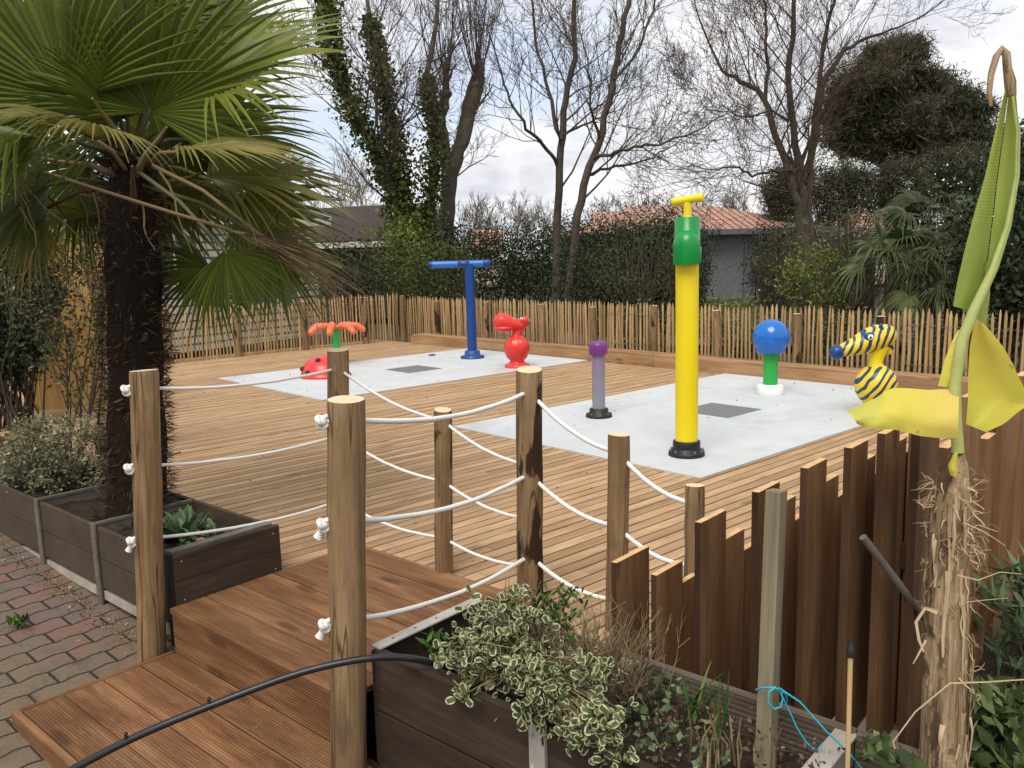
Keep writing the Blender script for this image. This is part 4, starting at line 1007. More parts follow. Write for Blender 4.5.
o = leaves('fallen_bits', P, .022, M['debris'], None, .4); tag(o, 'tiny dark leaf scraps and twigs scattered over the deck', 'litter', kind='stuff')
# right bed plants
rb_c = atd(1010, 745, 2.15)
bush('leafy_shrub', 'broad leaved mid green shrub in the bottom right corner', 'shrub', at(1020, 752, .2), (.15, .15, .11), 60, 12, .04, .05, 'greenm', .42, 30, .003, zb=.05, down=-.5)
bush('leafy_shrub', 'narrow leaved grey green shrub at the right edge above the corner shrub', 'shrub', at(1040, 625, .28), (.16, .15, .17), 40, 10, .05, .09, 'succ', .16, 40, .003, zb=.05, down=-.3)
bush('bush', 'low broad green leaves behind the banana stem foot', 'plant', at(985, 725, .16), (.10, .12, .06), 16, 8, .04, .055, 'dark', .6, 10, .003, zb=.05, down=-.5)
P = []
for k in range(1500): P.append(st(random.uniform(-.5, 1.4), random.uniform(1.0, 4.5), .125))
o = leaves('bark_mulch', P, .022, M['drys'], None, .55); tag(o, 'scattered pale bark chips on the dark soil at the right', 'mulch', kind='stuff')
m = MB(); m.box(at(915, 712, .13), S, T, Z, .30, .42, .03); m.build('stone_slab', M['strip'], label='dusty grey slab on the soil behind the banana stem foot', cat='slab', bevel=.006)
# ================================================================== BANANA
B0 = 1.72; gb = atd(945, 925, B0); bn = thing('banana_plant', (gb.x, gb.y, .0), 'banana plant with frayed brown stem and one tall folded yellow green leaf', 'banana plant')
m = MB(); cl = [(958, 452, 7), (957, 466, 11), (954, 482, 16), (951, 505, 19), (949, 540, 20), (947, 600, 21), (945, 680, 22.5), (943, 760, 24), (941, 860, 26)]
P = [atd(x, y, B0) for x, y, _ in cl]; P.append(Vector((P[-1].x, P[-1].y, -.05))); W_ = [w_*B0/FPX for _, _, w_ in cl]+[.065]
m.tube(P[::-1], W_[::-1], 26, wob=.10)
n = NT('banana_stem'); w_ = n.attr('wc').outputs['Vector']; g_ = n.noise(n.map(w_, (3, 60, 60)), 1., 5, .7, 1.); g2 = n.noise(n.map(w_, (5, 14, 14)), 1., 4, .6, 1.5)
cc = n.ramp(g_, [(.3, (.13, .08, .045)), (.5, (.38, .26, .155)), (.7, (.60, .45, .29))]); cc = n.mix(n.ramp(g2, [(.5, 0.), (.58, .8)]), cc, (.055, .035, .022)); cc = n.mix(n.ramp(g2, [(.28, .6), (.38, 0.)]), cc, (.42, .36, .22))
M['banstem'] = n.pbsdf(cc, .85, n.bump(n.math('ADD', g_, g2), 1., .012), .2)
m.build('stem', M['banstem'], bn)
m = MB()
def strip(m, pts, w0, w1, face=Yv, rnd=None):
    rnd = random.random() if rnd is None else rnd; n_ = len(pts); rows = []
    for i, p in enumerate(pts):
        d = (pts[min(i+1, n_-1)]-pts[max(i-1, 0)]).normalized(); sd_ = d.cross(face); sd_ = sd_.normalized() if sd_.length > 1e-3 else X
        hw = lerp(w0, w1, i/(n_-1))/2; rows.append([p-sd_*hw, p-face*hw*.35, p+sd_*hw])
    m.grid(rows, True, rnd=rnd)
for k in range(70):     # bark strips lifting off the stem
    a = random.uniform(PI, 2*PI); y = random.uniform(480, 800); L = random.uniform(.06, .25); c_ = atd(947, y, B0); rr_ = 22*B0/FPX*(.95+.14*random.random())
    d = Vector((math.cos(a), math.sin(a), 0)); p = []
    for i in range(7):
        f = i/6; p.append(c_+d*(rr_+.006*math.sin(f*3+k)*(1 if random.random() < .8 else 2)) + Vector((random.gauss(0, .0012), 0, -L*f)))
    strip(m, p, random.uniform(.004, .016), random.uniform(.001, .008), -d)
for k in range(190):     # fuzz at the neck
    a = random.uniform(PI*.9, 2.1*PI); y = random.uniform(468, 560) if k < 140 else random.uniform(560, 700); c_ = atd(951, y, B0); d = Vector((math.cos(a), math.sin(a)*1., random.uniform(-.8, .6))); p = [c_+Vector((math.cos(a), math.sin(a), 0))*.040]
    for i in range(5): d = (d+Vector((random.gauss(0, .55), random.gauss(0, .4), random.gauss(-.12, .55)))).normalized(); p.append(p[-1]+d*random.uniform(.004, .014))
    strip(m, p, random.uniform(.001, .005), .0008, -Yv)
for pl, w0, w1 in (([(958, 575), (978, 580), (1000, 572), (1022, 574)], .003, .0015), ([(965, 523), (985, 532), (1006, 546)], .0025, .001), ([(966, 602), (985, 600), (1008, 598)], .002, .001),
                   ([(950, 683), (985, 682), (1030, 679)], .004, .003), ([(950, 683), (915, 712), (893, 742), (896, 752)], .004, .003), ([(938, 612), (925, 608), (916, 622), (919, 640), (924, 652)], .010, .004), ([(926, 640), (918, 655), (913, 664)], .006, .002)):
    strip(m, [atd(x, y, B0-.06) for x, y in pl], w0, w1, -Yv, .95)
m.build('dry_fibres', M['banfib'], bn)
def mk_ban(name, stops):
    n = NT(name); w_ = n.attr('wc').outputs['Vector']
    g_ = n.noise(n.map(w_, (2.5, 2.5, 1)), 1., 3); sx_ = n.n('ShaderNodeSeparateXYZ'); n.l(w_, sx_.inputs[0])
    c_ = n.ramp(n.math('ADD', n.math('MULTIPLY', g_, .5), n.math('MULTIPLY', sx_.outputs['Y'], .55)), stops)
    wv = n.n('ShaderNodeTexWave', bands_direction='Y'); wv.inputs['Scale'].default_value = 16; wv.inputs['Distortion'].default_value = .9; n.l(w_, wv.inputs['Vector'])
    c_ = n.mix(n.ramp(wv.outputs['Fac'], [(0, .12), (.5, 0.)]), c_, (.22, .22, .03))
    sp_ = n.noise(n.map(w_, (9, 9, 1)), 1., 3); c_ = n.mix(n.ramp(sp_, [(.70, 0.), (.72, .9)]), c_, (.10, .045, .02))
    return n.pbsdf(c_, .45, n.bump(wv.outputs['Fac'], .2, .002), .35, .4)
M['bang'] = mk_ban('banana_leaf_green', [(.2, (.40, .44, .09)), (.5, (.40, .47, .10)), (.8, (.32, .42, .09))])
M['bany'] = mk_ban('banana_leaf_yellow', [(.15, (.86, .66, .20)), (.4, (.86, .72, .13)), (.6, (.80, .72, .11)), (.85, (.68, .68, .13))])
M['banp'] = plain('banana_rib', (.42, .46, .16), .15, 20, .5, .1)
def sheet(m, A_, B_, dyA, dyB, n1=14, n2=28, belly=.02, per=1.):
    """surface between two pixel polylines, each at its own distance, with a belly"""
    def samp(pl, f):
        x = f*(len(pl)-1); i = min(int(x), len(pl)-2); t_ = x-i; return (lerp(pl[i][0], pl[i+1][0], t_), lerp(pl[i][1], pl[i+1][1], t_))
    rows = []; wr_ = []
    for j in range(n2+1):
        f = j/n2; a_ = samp(A_, f); b_ = samp(B_, f); r_ = []; w2 = []
        for i in range(n1+1):
            g2_ = i/n1; dy = lerp(dyA, dyB, g2_)+belly*math.sin(PI*g2_)+.004*noise.noise(Vector((f*6, g2_*3, belly*50)))
            r_.append(atd(lerp(a_[0], b_[0], g2_), lerp(a_[1], b_[1], g2_)+ .0, B0+dy)); w2.append(Vector((g2_, f*per, 0)))
        rows.append(r_); wr_.append(w2)
    m.grid(rows, True, W=wr_)
m = MB()
sheet(m, [(1005, 90), (995, 132), (985, 176), (973, 218), (964, 253), (957, 283), (953, 306)], [(1009, 90), (1003, 132), (997, 176), (992, 220), (987, 258), (980, 290), (973, 312)], .0, .03, 8, 40, -.008, 1.6)
sheet(m, [(1009, 90), (1004, 132), (998, 176), (993, 220), (988, 258), (981, 290), (974, 311)], [(1016, 92), (1019, 132), (1018, 168), (1013, 212), (1001, 252), (986, 290), (972, 318)], .03, -.02, 8, 40, .01, 1.6)
m.build('blade', M['bang'], bn, 'tall yellow green folded upper blade')
m = MB(); rp = [(958, 452), (956, 420), (955, 385), (962, 340), (975, 308), (994, 268), (1008, 226), (1017, 175), (1018, 130), (1013, 96)]
m.tube([atd(x, y, B0-.012) for x, y in rp], [w_*B0/FPX for w_ in (6, 5.5, 5.5, 5.5, 5, 4, 3, 2.4, 2., 1.5)], 12); m.build('midrib', M['banp'], bn)
m = MB()
sheet(m, [(959, 388), (930, 390), (905, 388), (893, 388), (884, 392), (876, 398), (862, 404), (849, 409)], [(958, 438), (938, 438), (920, 436), (902, 431), (890, 429), (878, 430), (866, 427), (857, 424)], .0, -.06, 12, 36, -.025, 1.2)
m.build('drooping_blade', M['bany'], bn, 'yellow torn blade drooping to the left')
m = MB()
sheet(m, [(958, 330), (951, 343), (944, 362), (938, 386)], [(968, 328), (965, 345), (962, 365), (958, 388)], .0, .01, 6, 18, -.01)
m.build('drooping_blade', M['bany'], bn, 'small yellow triangle of blade above the left one')
m = MB()
sheet(m, [(975, 318), (970, 345), (968, 375), (968, 400), (966, 424)], [(984, 324), (993, 334), (1004, 348), (1013, 364), (1020, 380), (1028, 394), (1030, 404), (1018, 412), (1004, 424), (986, 432)], .0, -.05, 12, 30, .03)
m.build('drooping_blade', M['bany'], bn, 'yellow blade hanging to the right with brown tears')
m = MB()
sheet(m, [(985, 262), (980, 290), (975, 318)], [(990, 262), (990, 295), (986, 327)], .02, .05, 5, 12, .0)
m.build('drooping_blade', M['bang'], bn, 'pale narrow blade behind the midrib')
m = MB(); m.tube([atd(x, y, B0+.01) for x, y in [(991, 106), (989, 92), (991, 74), (996, 57), (1002, 49), (1006, 54), (1007, 68), (1010, 82), (1011, 96)]], [w_*B0/FPX for w_ in (1.5, 2.5, 3, 3.2, 3.2, 3.8, 4, 5.5, 5)], 10, wob=.5)
m.build('dried_tip', M['banstem'], bn, 'curled brown dried leaf tip')
m = MB()
sheet(m, [(950, 475), (948, 466), (954, 452)], [(957, 478), (958, 468), (958, 452)], -.03, -.04, 4, 8, -.01); m.build('sheath', M['bany'], bn)
# ================================================================== BEHIND THE FENCES
a = at(28, 412, 0); b = at(150, 398, 0); d = (b-a).normalized(); L = (b-a).length
r = thing('timber_screen', (a+b)/2, 'ochre vertical board screen behind the palm trunk', 'screen')
m = MB(); k = 0; q = 0
while q < L: m.box(a+d*(q+.058)+Z*.85, Z, d, d.cross(Z), 1.7, .112, .022 if k % 2 else .03); q += .116; k += 1
m.build('boards', M['ochre'], r, bevel=.003)
m = MB(); m.beam(a+Z*1.72, b+Z*1.72, .07, .03); m.build('cap', M['ochre'], r)
# white boarded cabin
def cabin(name, label, p0, p1, zt, zb, depth, wallm, roofm, over=.3, pitch=.5, boards=True, wins=()):
    d = (p1-p0); L = d.length; d = d/L; nb = Vector((-d.y, d.x, 0)); nb = nb if nb.y > 0 else -nb
    r = thing(name, (p0+p1)/2+Z*zb, label, 'house')
    m = MB()
    if boards:
        z_ = zb
        while z_ < zt: m.box((p0+p1)/2+Z*(z_+.07)-nb*.02, d, nb, Z, L, .03, .10); z_ += .14
    if boards: m.build('boarding', wallm, r); m = MB()
    m.box((p0+p1)/2+nb*(depth/2+.02)+Z*((zt+zb)/2), d, nb, Z, L, depth, zt-zb); m.build('wall', M['strip'] if boards else wallm, r)
    m = MB(); e = over
    A_ = p0-d*e-nb*e+Z*zt; B_ = p1+d*e-nb*e+Z*zt; C_ = p1+d*e+nb*(depth+e)+Z*zt; D_ = p0-d*e+nb*(depth+e)+Z*zt; R0 = p0-d*e+nb*depth/2+Z*(zt+pitch*depth/2); R1 = p1+d*e+nb*depth/2+Z*(zt+pitch*depth/2)
    m.add([A_, B_, C_, D_, R0, R1], [(0, 1, 5, 4), (2, 3, 4, 5), (0, 4, 3), (1, 2, 5)]); m.build('roof', roofm, r, solid=.06)
    m = MB(); m.beam(A_-Z*.09, B_-Z*.09, .03, .16); m.beam(B_-Z*.06, R1-Z*.08, .03, .18); m.beam(A_-Z*.06, R0-Z*.08, .03, .18); m.beam(R1-Z*.08, C_-Z*.06, .03, .18); m.build('fascia', M['wwhite'], r)
    for x0, x1, z0, z1 in wins:
        m = MB(); c_ = p0+d*(x0+x1)/2-nb*.05+Z*(z0+z1)/2; m.box(c_, d, nb, Z, x1-x0, .03, z1-z0); o = m.build('window', M['glass'], r)
        m = MB()
        for dx in (-.5, 0, .5): m.box(c_+d*dx*(x1-x0)-nb*.02, d, nb, Z, .05, .03, z1-z0+.05)
        for dz in (-.5, .5): m.box(c_+Z*dz*(z1-z0)-nb*.022, d, nb, Z, x1-x0+.05, .03, .05)
        m.build('frame', M['wwhite'], o)
    return r
p0 = atd(60, 300, 13.2); p1 = atd(318, 300, 18.); p0.z = p1.z = 0
cabin('white_cabin', 'white cabin clad in horizontal boards behind the palm fronds', p0, p1, 2.25, -.2, 3.5, M['wwhite'], M['roofd'], .25, .35, True, [(1.6, 2.6, 1.0, 1.9), (4.2, 5.1, 1.0, 1.9)])
p0 = atd(300, 300, 25.); p1 = atd(398, 300, 24.); p0.z = p1.z = 0
cabin('brown_cabin', 'brown roofed cabin between palm and ivy trees', p0, p1, 1.9, -.3, 3.5, M['roofd'], M['roofd'], .35, .62, False)
m = MB(); c_ = atd(262, 300, 14.4); m.box(Vector((c_.x, c_.y, .9)), X, Yv, Z, 1.0, .04, .5); m.build('teal_board', M['teal'], label='dark teal sheet behind the left paling fence', cat='board')
# tiled house
p0 = atd(655, 300, 31); p1 = atd(800, 300, 33); d = (p1-p0); d.z = 0; d.normalize(); nb = Vector((-d.y, d.x, 0)); p0.z = p1.z = 0
r = thing('tiled_house', (p0+p1)/2-Z*.4, 'low house with terracotta tiled hip roof and blue grey wall', 'house')
LL = (p1-p0).length; dep = 9.; zt = 2.15; ze = 2.95
m = MB(); m.box((p0+p1)/2+nb*dep/2+Z*.9, d, nb, Z, LL, dep, 2.7); m.build('wall', M['grey'], r)
m = MB(); e = .5; A_ = p0-d*e-nb*e+Z*zt; B_ = p1+d*e*3-nb*e+Z*zt; C_ = p1+d*e*3+nb*(dep+e)+Z*zt; D_ = p0-d*e+nb*(dep+e)+Z*zt; R0 = p0+d*1.3+nb*dep/2+Z*(ze+.35); R1 = p1-d*1.3+nb*dep/2+Z*(ze+.35)
m.add([A_, B_, C_, D_, R0, R1], [(0, 1, 5, 4), (2, 3, 4, 5), (3, 0, 4), (1, 2, 5)]); ro = m.build('roof', M['tile'], r)
ca = math.atan2(d.y, d.x)
m = MB(); m.beam(A_-Z*.1, B_-Z*.1, .05, .2); m.build('gutter', M['greyd'], r)
m = MB(); q = p0.lerp(p1, .62)-nb*.03+Z*.7; m.box(q, d, nb, Z, .35, .05, 2.6)
for zz in (.15, .85): m.box(p0.lerp(p1, .78)-nb*.03+Z*zz, d, nb, Z, 2.6, .05, .03)
m.build('drainpipe', M['greyd'], r)
m = MB(); q = p0.lerp(p1, .25)-nb*.04; m.box(q+Z*.7, d, nb, Z, 1.0, .05, 1.7); m.build('door', M['greyd'], r)
p0 = atd(840, 300, 37); p1 = atd(900, 300, 37); p0.z = p1.z = 0
cabin('tiled_cottage', 'small tiled roof glimpsed low right of the hip roofed house', atd(842, 300, 38).xy.to_3d(), atd(915, 300, 38).xy.to_3d(), 2.0, -.3, 4, M['render'], M['tile'], .3, .5, False)
cabin('tiled_cottage', 'tiny orange gable roof seen far left of the blue pole', atd(475, 300, 48).xy.to_3d(), atd(500, 300, 48).xy.to_3d(), 1.9, -.3, 3.5, M['render'], M['tile'], .3, .6, False)
cabin('tiled_cottage', 'far red roof peeking above the hedge left of the yellow pipe', atd(600, 300, 50).xy.to_3d(), atd(622, 300, 50).xy.to_3d(), 3.0, -.3, 3.5, M['render'], M['tile'], .2, .5, False)
# a path and low wall beyond the fence
m = MB(); m.grid([[atd(380, 400, 17).xy.to_3d()-Z*.3, atd(1400, 400, 12).xy.to_3d()-Z*.3], [atd(380, 400, 19.5).xy.to_3d()-Z*.3, atd(1400, 400, 15).xy.to_3d()-Z*.3]], False); m.build('road', M['asph'], kind='structure')
# hedges and bushes
def hedge(name, label, x0, x1, y0, d0, d1, zt, cr, ncl, nper, size, mat, cat='hedge', dep=1.2, group=None):
    a = atd(x0, 300, d0); b = atd(x1, 300, d1); a.z = b.z = -.3
    r = thing(name, (a+b)/2, label, cat, group); dd = (b-a); 
    cc = []
    for _ in range(ncl):
        f = random.random(); z_ = -.3+(zt+.3)*random.random()**.75; cc.append(a+dd*f+Vector((0, random.random()*dep, z_+.3))+Z*.25*noise.noise(Vector((f*9, 0, x0))))
    cc = np.array([tuple(c_) for c_ in cc]); P = (cc[:, None, :]+rng.normal(size=(ncl, nper, 3))*cr*.5).reshape(-1, 3); rv = np.repeat(rng.random(ncl)*.65, nper)+rng.random(ncl*nper)*.4
    leaves('foliage', P, size, M[mat], r, .5, rv=rv)
    tw = TW()
    for _ in range(60):
        q = a+dd*random.random()+Yv*dep*random.random(); tw.seg(q, q+Vector((random.gauss(0, .2), 0, zt*.7)), .03, .012)
    tw.build('stems', M['barkb'], r)
hedge('hedge', 'dark evergreen hedge between ivy tree and bare twin trees', 395, 560, 230, 21, 20, 1.85, .5, 480, 60, .07, 'hedge')
hedge('hedge', 'dark hedge below the tiled roof left of the yellow pipe', 550, 690, 230, 22, 20, 2.0, .5, 460, 60, .07, 'hedge')
hedge('hedge', 'dark band of hedge right in front of the tiled roof', 640, 708, 230, 28, 27, 2.05, .5, 260, 60, .08, 'hedge', dep=.9)
hedge('hedge', 'short dark hedge piece before the bare tree trunk', 762, 815, 230, 28, 27, 1.9, .5, 220, 60, .08, 'hedge', dep=.9)
hedge('hedge', 'black green hedge foot behind the yellow pipe base', 600, 700, 230, 17, 17, .6, .35, 200, 30, .08, 'dark', dep=.6)
def blob(name, label, px, py, Y, rx, rz, mat, ncl, nper, cr, size, asp=.5, cat='bush', stems=40, zb=-.3, group=None, ry=None):
    c = atd(px, py, Y); return bush(name, label, cat, c, (rx, ry or rx*.8, rz), ncl, nper, cr, size, mat, asp, stems, .012, zb=zb, group=group, shell=.35)
blob('bush', 'dark evergreen bush before the brown cabin beside the ivy bush', 352, 275, 17, .75, .75, 'hedge', 90, 28, .3, .07)
blob('bush', 'golden green ivy bush at the foot of the ivy tree', 402, 262, 18.5, .95, 1.0, 'lime', 110, 30, .28, .075)
blob('bush', 'dark green bush just right of the ivy tree foot', 445, 275, 17.5, .8, .8, 'hedgeb', 90, 30, .3, .07)
blob('bush', 'loose olive bush between twin trees and yellow pipe', 640, 262, 17, 1.1, .95, 'hedgeb', 150, 26, .35, .06, .35, stems=160)
blob('bush', 'grey green feathery bush right of the yellow pipe', 778, 262, 17, .50, .95, 'olive', 110, 26, .3, .05, .3, stems=200)
blob('bush', 'bright yellow green bush behind the blue ball', 812, 283, 13, .62, .52, 'lime', 100, 28, .22, .055)
blob('bush', 'brownish twiggy olive bush above the bright bush', 845, 250, 14.5, .85, .72, 'olive', 100, 24, .3, .06, .3, stems=260)
blob('bush', 'dark bush under the bare twin trees', 590, 275, 18, .9, .7, 'hedge', 90, 28, .3, .07)
blob('bush', 'pale yellow shrub seen through the pales right of the yellow pipe', 740, 322, 10.5, .55, .30, 'lime', 60, 24, .16, .05, group='low shrubs behind the pales', zb=-.1)
blob('bush', 'low green shrub seen through the pales near the zebra', 850, 335, 9.8, .5, .28, 'hedgeb', 60, 24, .16, .05, group='low shrubs behind the pales', zb=-.1)
blob('bush', 'low dark shrub seen through the pales right of the zebra', 930, 345, 9.2, .5, .35, 'hedge', 60, 24, .16, .05, group='low shrubs behind the pales', zb=-.1)
blob('bush', 'low dark shrub seen through the pales behind the red hippo toy', 540, 310, 13.8, 1.0, .30, 'hedge', 80, 24, .2, .05, group='low shrubs behind the pales', zb=-.1)
blob('bush', 'small green shrub seen through the pales behind the purple cap', 640, 322, 12.3, .8, .28, 'hedgeb', 60, 24, .2, .05, group='low shrubs behind the pales', zb=-.1)
blob('dark_evergreen', 'tall dark bush at the right edge behind the banana leaf', 1030, 240, 11, 1.0, 1.25, 'dark', 200, 40, .4, .09, ry=.7, cat='shrub')
# fan palms
def fpalm(label, px, py, Y, R1, n_):
    c = atd(px, py, Y); r = thing('fan_palm', (c.x, c.y, -.3), label, 'palm', 'fan palms beyond the right paling fence')
    m = MB(); k = 0
    for k in range(n_):
        a = 2.399*k; e = random.uniform(-.6, 1.1); d = Vector((math.cos(a)*math.cos(e), math.sin(a)*math.cos(e), math.sin(e))); hb = c+d*R1*.75
        nm_ = (Z*1.+d*-.3+Vector((0, -.5, 0))).normalized(); fan(m, hb, d-Z*.15, nm_, R1*random.uniform(.85, 1.1), 20, 1.7, .5, 1., .4)
        m.tube([c, c.lerp(hb, .5)+Z*.04, hb], [.012, .01, .008], 4)
    m.build('fronds', M['fan'], r)
    m = MB(); m.tube([Vector((c.x, c.y, -.3)), c-Z*.2, c], [.12, .11, .09], 12, wob=.2); m.build('trunk', M['fibre'], r)
for i, (px, py, Y, R1, n_) in enumerate([(893, 262, 12.5, .55, 17), (930, 222, 14, .60, 16), (956, 262, 12, .52, 16), (985, 228, 13.5, .6, 14), (870, 238, 15.5, .5, 12), (1010, 275, 11.5, .5, 12), (928, 285, 11.8, .42, 12)]):
    fpalm(['front fan palm with full drooping fronds behind the zebra', 'upper fan palm below the pine crown', 'fan palm just left of the banana leaf', 'high fan palm touching the banana leaf', 'small far fan palm left of the others', 'rightmost low fan palm behind the banana leaf', 'lowest small fan palm above the pales'][i], px, py, Y, R1, n_)
P = [atd(random.gauss(940, 14), random.gauss(183, 14), 13) for _ in range(22)]
o = leaves('white_blossom', P, .035, M['whitef'], None, .7); tag(o, 'few small white blossoms high between fan palms and banana leaf', 'blossom', kind='stuff')
# ================================================================== TREES
def ivy_pts(lines, depth, n_, r_):
    P = []; rv = []
    for pl, n1_ in lines:
        pts = [atd(x, y, depth+dy) for x, y, dy in pl]
        for _ in range(n1_):
            f = random.random()*(len(pts)-1); i = int(f); c_ = pts[i].lerp(pts[i+1], f-i); cl_ = noise.noise(c_*1.6)
            rr_ = r_*(1.35-f/(len(pts)-1)*.75)*(1+.9*cl_); P.append(tuple(c_+Vector([random.gauss(0, rr_) for _ in range(3)]))); rv.append(.45+.5*cl_+random.gauss(0, .2))
    return np.array(P), np.array(rv)
IV = [([(412, 300, 0), (404, 225, 0), (378, 156, -.3), (347, 98, -.5), (329, 39, -.8), (324, -30, -1)], 7, 2.5),
      ([(408, 230, 0), (396, 150, .3), (382, 78, .6), (370, 20, .8), (362, -60, 1)], 5, 2),
      ([(424, 300, .4), (430, 219, .3), (435, 129, .3), (426, 78, .5), (437, 25, .7), (436, -60, 1)], 6, 2)]
r = limbs_tree('ivy_tree', 'leaning bare tree with thick ivy on its three stems', IV, 20, -.3, M['bark'], M['twig'], 19, 4, 2.2, kids=4)
P, rv = ivy_pts([(IV[0][0][:6], 6200), (IV[1][0][:4], 4600), (IV[2][0][:4], 4600), ([(430, 300, .1), (412, 255, 0), (400, 215, 0), (392, 160, 0)], 4200)], 20, 0, .155)
leaves('ivy', P, .10, M['ivy'], r, .75, rv=rv)
def shoots(big, tw):
    for c_, n_ in (((477, 86, .3), 34), ((446, 94, -.2), 16)):
        b = atd(c_[0], c_[1], 21.5+c_[2]); big.ell(b, .15, .14, .12, n=12, m=8)
        for k in range(n_):
            d = Vector((random.gauss(0, .22), random.gauss(0, .22), 1)).normalized(); grow(tw, b, d, random.uniform(1.8, 3.4), .012, 1, 2, .35, .15, 3, .06, None, .004)
limbs_tree('pollarded_tree', 'grey trunked pollard with knobby stubs and upright shoots', [([(447, 300, 0), (447, 223, 0), (450, 172, 0), (466, 129, .2), (478, 88, .3)], 11, 7), ([(449, 185, 0), (444, 150, -.1), (442, 117, -.2), (446, 95, -.2)], 8, 5), ([(450, 180, .1), (459, 140, .2), (469, 95, .3)], 6, 4.5)], 21.5, -.3, M['bark'], M['twig'], 2, 2, 1.2, extra=shoots)
limbs_tree('bare_tree', 'slim straight bare tree left of its twin behind the fence', [([(555, 300, 0), (557, 230, 0), (560, 148, 0), (566, 101, .2), (575, 59, .3), (573, 0, .5), (570, -70, .6)], 5.5, 2.2),
    ([(559, 165, 0), (543, 145, -.4), (526, 128, -.7), (510, 100, -.9), (500, 70, -1)], 2.6, 1), ([(561, 140, 0), (548, 90, .4), (536, 45, .7), (531, -10, 1)], 2.8, 1.2), ([(563, 135, 0), (590, 122, .5), (612, 112, 1)], 1.8, .8)], 19, -.3, M['barkb'], M['twig'], 13, 4, 1.9, kids=3)
limbs_tree('bare_tree', 'leaning bare tree right of its twin with long side boughs', [([(568, 300, 0), (574, 240, 0), (582, 187, 0), (597, 148, 0), (612, 86, .2), (622, 31, .3), (632, -20, .4), (640, -80, .5)], 6, 2.2),
    ([(592, 158, 0), (615, 152, -.3), (640, 147, -.6), (665, 142, -.8), (690, 134, -1)], 2.4, 1), ([(586, 175, 0), (615, 166, .4), (640, 163, .7), (665, 150, 1)], 2., .8), ([(614, 80, 0), (640, 50, .4), (652, 10, .7), (665, -30, 1)], 2., 1), ([(600, 140, 0), (590, 105, -.5), (588, 60, -.7)], 2., .8)], 18, -.3, M['barkb'], M['twig'], 13, 4, 1.8, kids=3)
limbs_tree('bare_tree', 'large spreading bare tree before the pine', [([(802, 300, 0), (800, 220, 0), (796, 195, 0), (780, 148, .3), (761, 94, .6), (740, 80, .8), (722, 72, 1), (704, 31, 1.2)], 9, 1.6),
    ([(806, 300, 0), (803, 205, 0), (799, 164, 0), (788, 86, -.3), (792, 23, -.6), (797, -40, -.8)], 9, 2.4), ([(808, 300, .2), (808, 210, .2), (811, 164, .2), (822, 86, .5), (843, 50, .7), (874, 35, 1), (905, 24, 1.3)], 8, 1.4),
    ([(764, 100, .6), (767, 60, .8), (766, 20, 1), (760, -30, 1.2)], 3.5, 1.6), ([(794, 170, 0), (772, 171, -.5), (753, 176, -1), (733, 166, -1.4), (715, 170, -1.7)], 2.8, 1), ([(808, 172, .2), (818, 90, -.2), (827, 30, -.4), (842, -30, -.6)], 5, 2), ([(788, 120, 0), (770, 110, -1), (750, 118, -1.6), (722, 112, -2)], 2.2, .9)], 24, -.3, M['barkb'], M['twigb'], 15, 4, 2.6, kids=4, thin=.75)
# far bare trees, small
for i, (px, Y, h_, lab) in enumerate([(470, 52, 6, 'left of the twin trees above the orange gable'), (512, 60, 6.2, 'next left of the twin trees'), (650, 55, 6.3, 'just left of the yellow tap handle'), (690, 62, 6.5, 'behind the yellow tap handle'), (735, 55, 5.8, 'over the tiled ridge'), (610, 64, 6.5, 'between the twin trees and the tap'), (255, 45, 9, 'seen through the palm fronds'), (545, 66, 6, 'seen between the twin trees'), (355, 50, 8, 'behind the ivy tree'), (180, 48, 9, 'behind the palm crown')]):
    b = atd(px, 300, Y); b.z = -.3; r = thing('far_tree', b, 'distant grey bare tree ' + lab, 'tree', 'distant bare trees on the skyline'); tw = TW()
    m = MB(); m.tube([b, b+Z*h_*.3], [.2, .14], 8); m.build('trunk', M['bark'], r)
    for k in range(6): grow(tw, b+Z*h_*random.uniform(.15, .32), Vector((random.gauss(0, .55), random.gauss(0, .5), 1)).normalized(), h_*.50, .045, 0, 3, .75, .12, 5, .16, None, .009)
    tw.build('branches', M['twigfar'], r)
# pine
def pine(label, px, py, Y, lobes, dens, trunk=True, mat='pine', name='pine_tree', grp=None, size=.30):
    b = atd(px, 300, Y); b.z = -.3; r = thing(name, b, label, 'tree', grp)
    Ps = []; rvs = []; m = MB(); tw = TW(); top = atd(px, py, Y)
    m.tube([b, b.lerp(top, .5)+X*.1, top], [.36, .26, .08], 10, wob=.2)
    for x, y, rx, ry, dy in lobes:
        c_ = atd(x, y, Y+dy); k = Y/FPX
        P, rv = clumps(c_, (rx*k, rx*k*.8, ry*k), int(dens*rx*ry/150), 60, 9*k, .3); Ps.append(P); rvs.append(rv)
        for _ in range(5): tw.seg(b.lerp(top, random.uniform(.5, .95)), c_+Vector([random.gauss(0, rx*k*.4) for _ in range(3)]), .09, .03)
    leaves('foliage', np.concatenate(Ps), size, M[mat], r, .13, rv=np.concatenate(rvs))
    m.build('trunk', M['barkb'], r); tw.build('branches', M['barkb'], r)
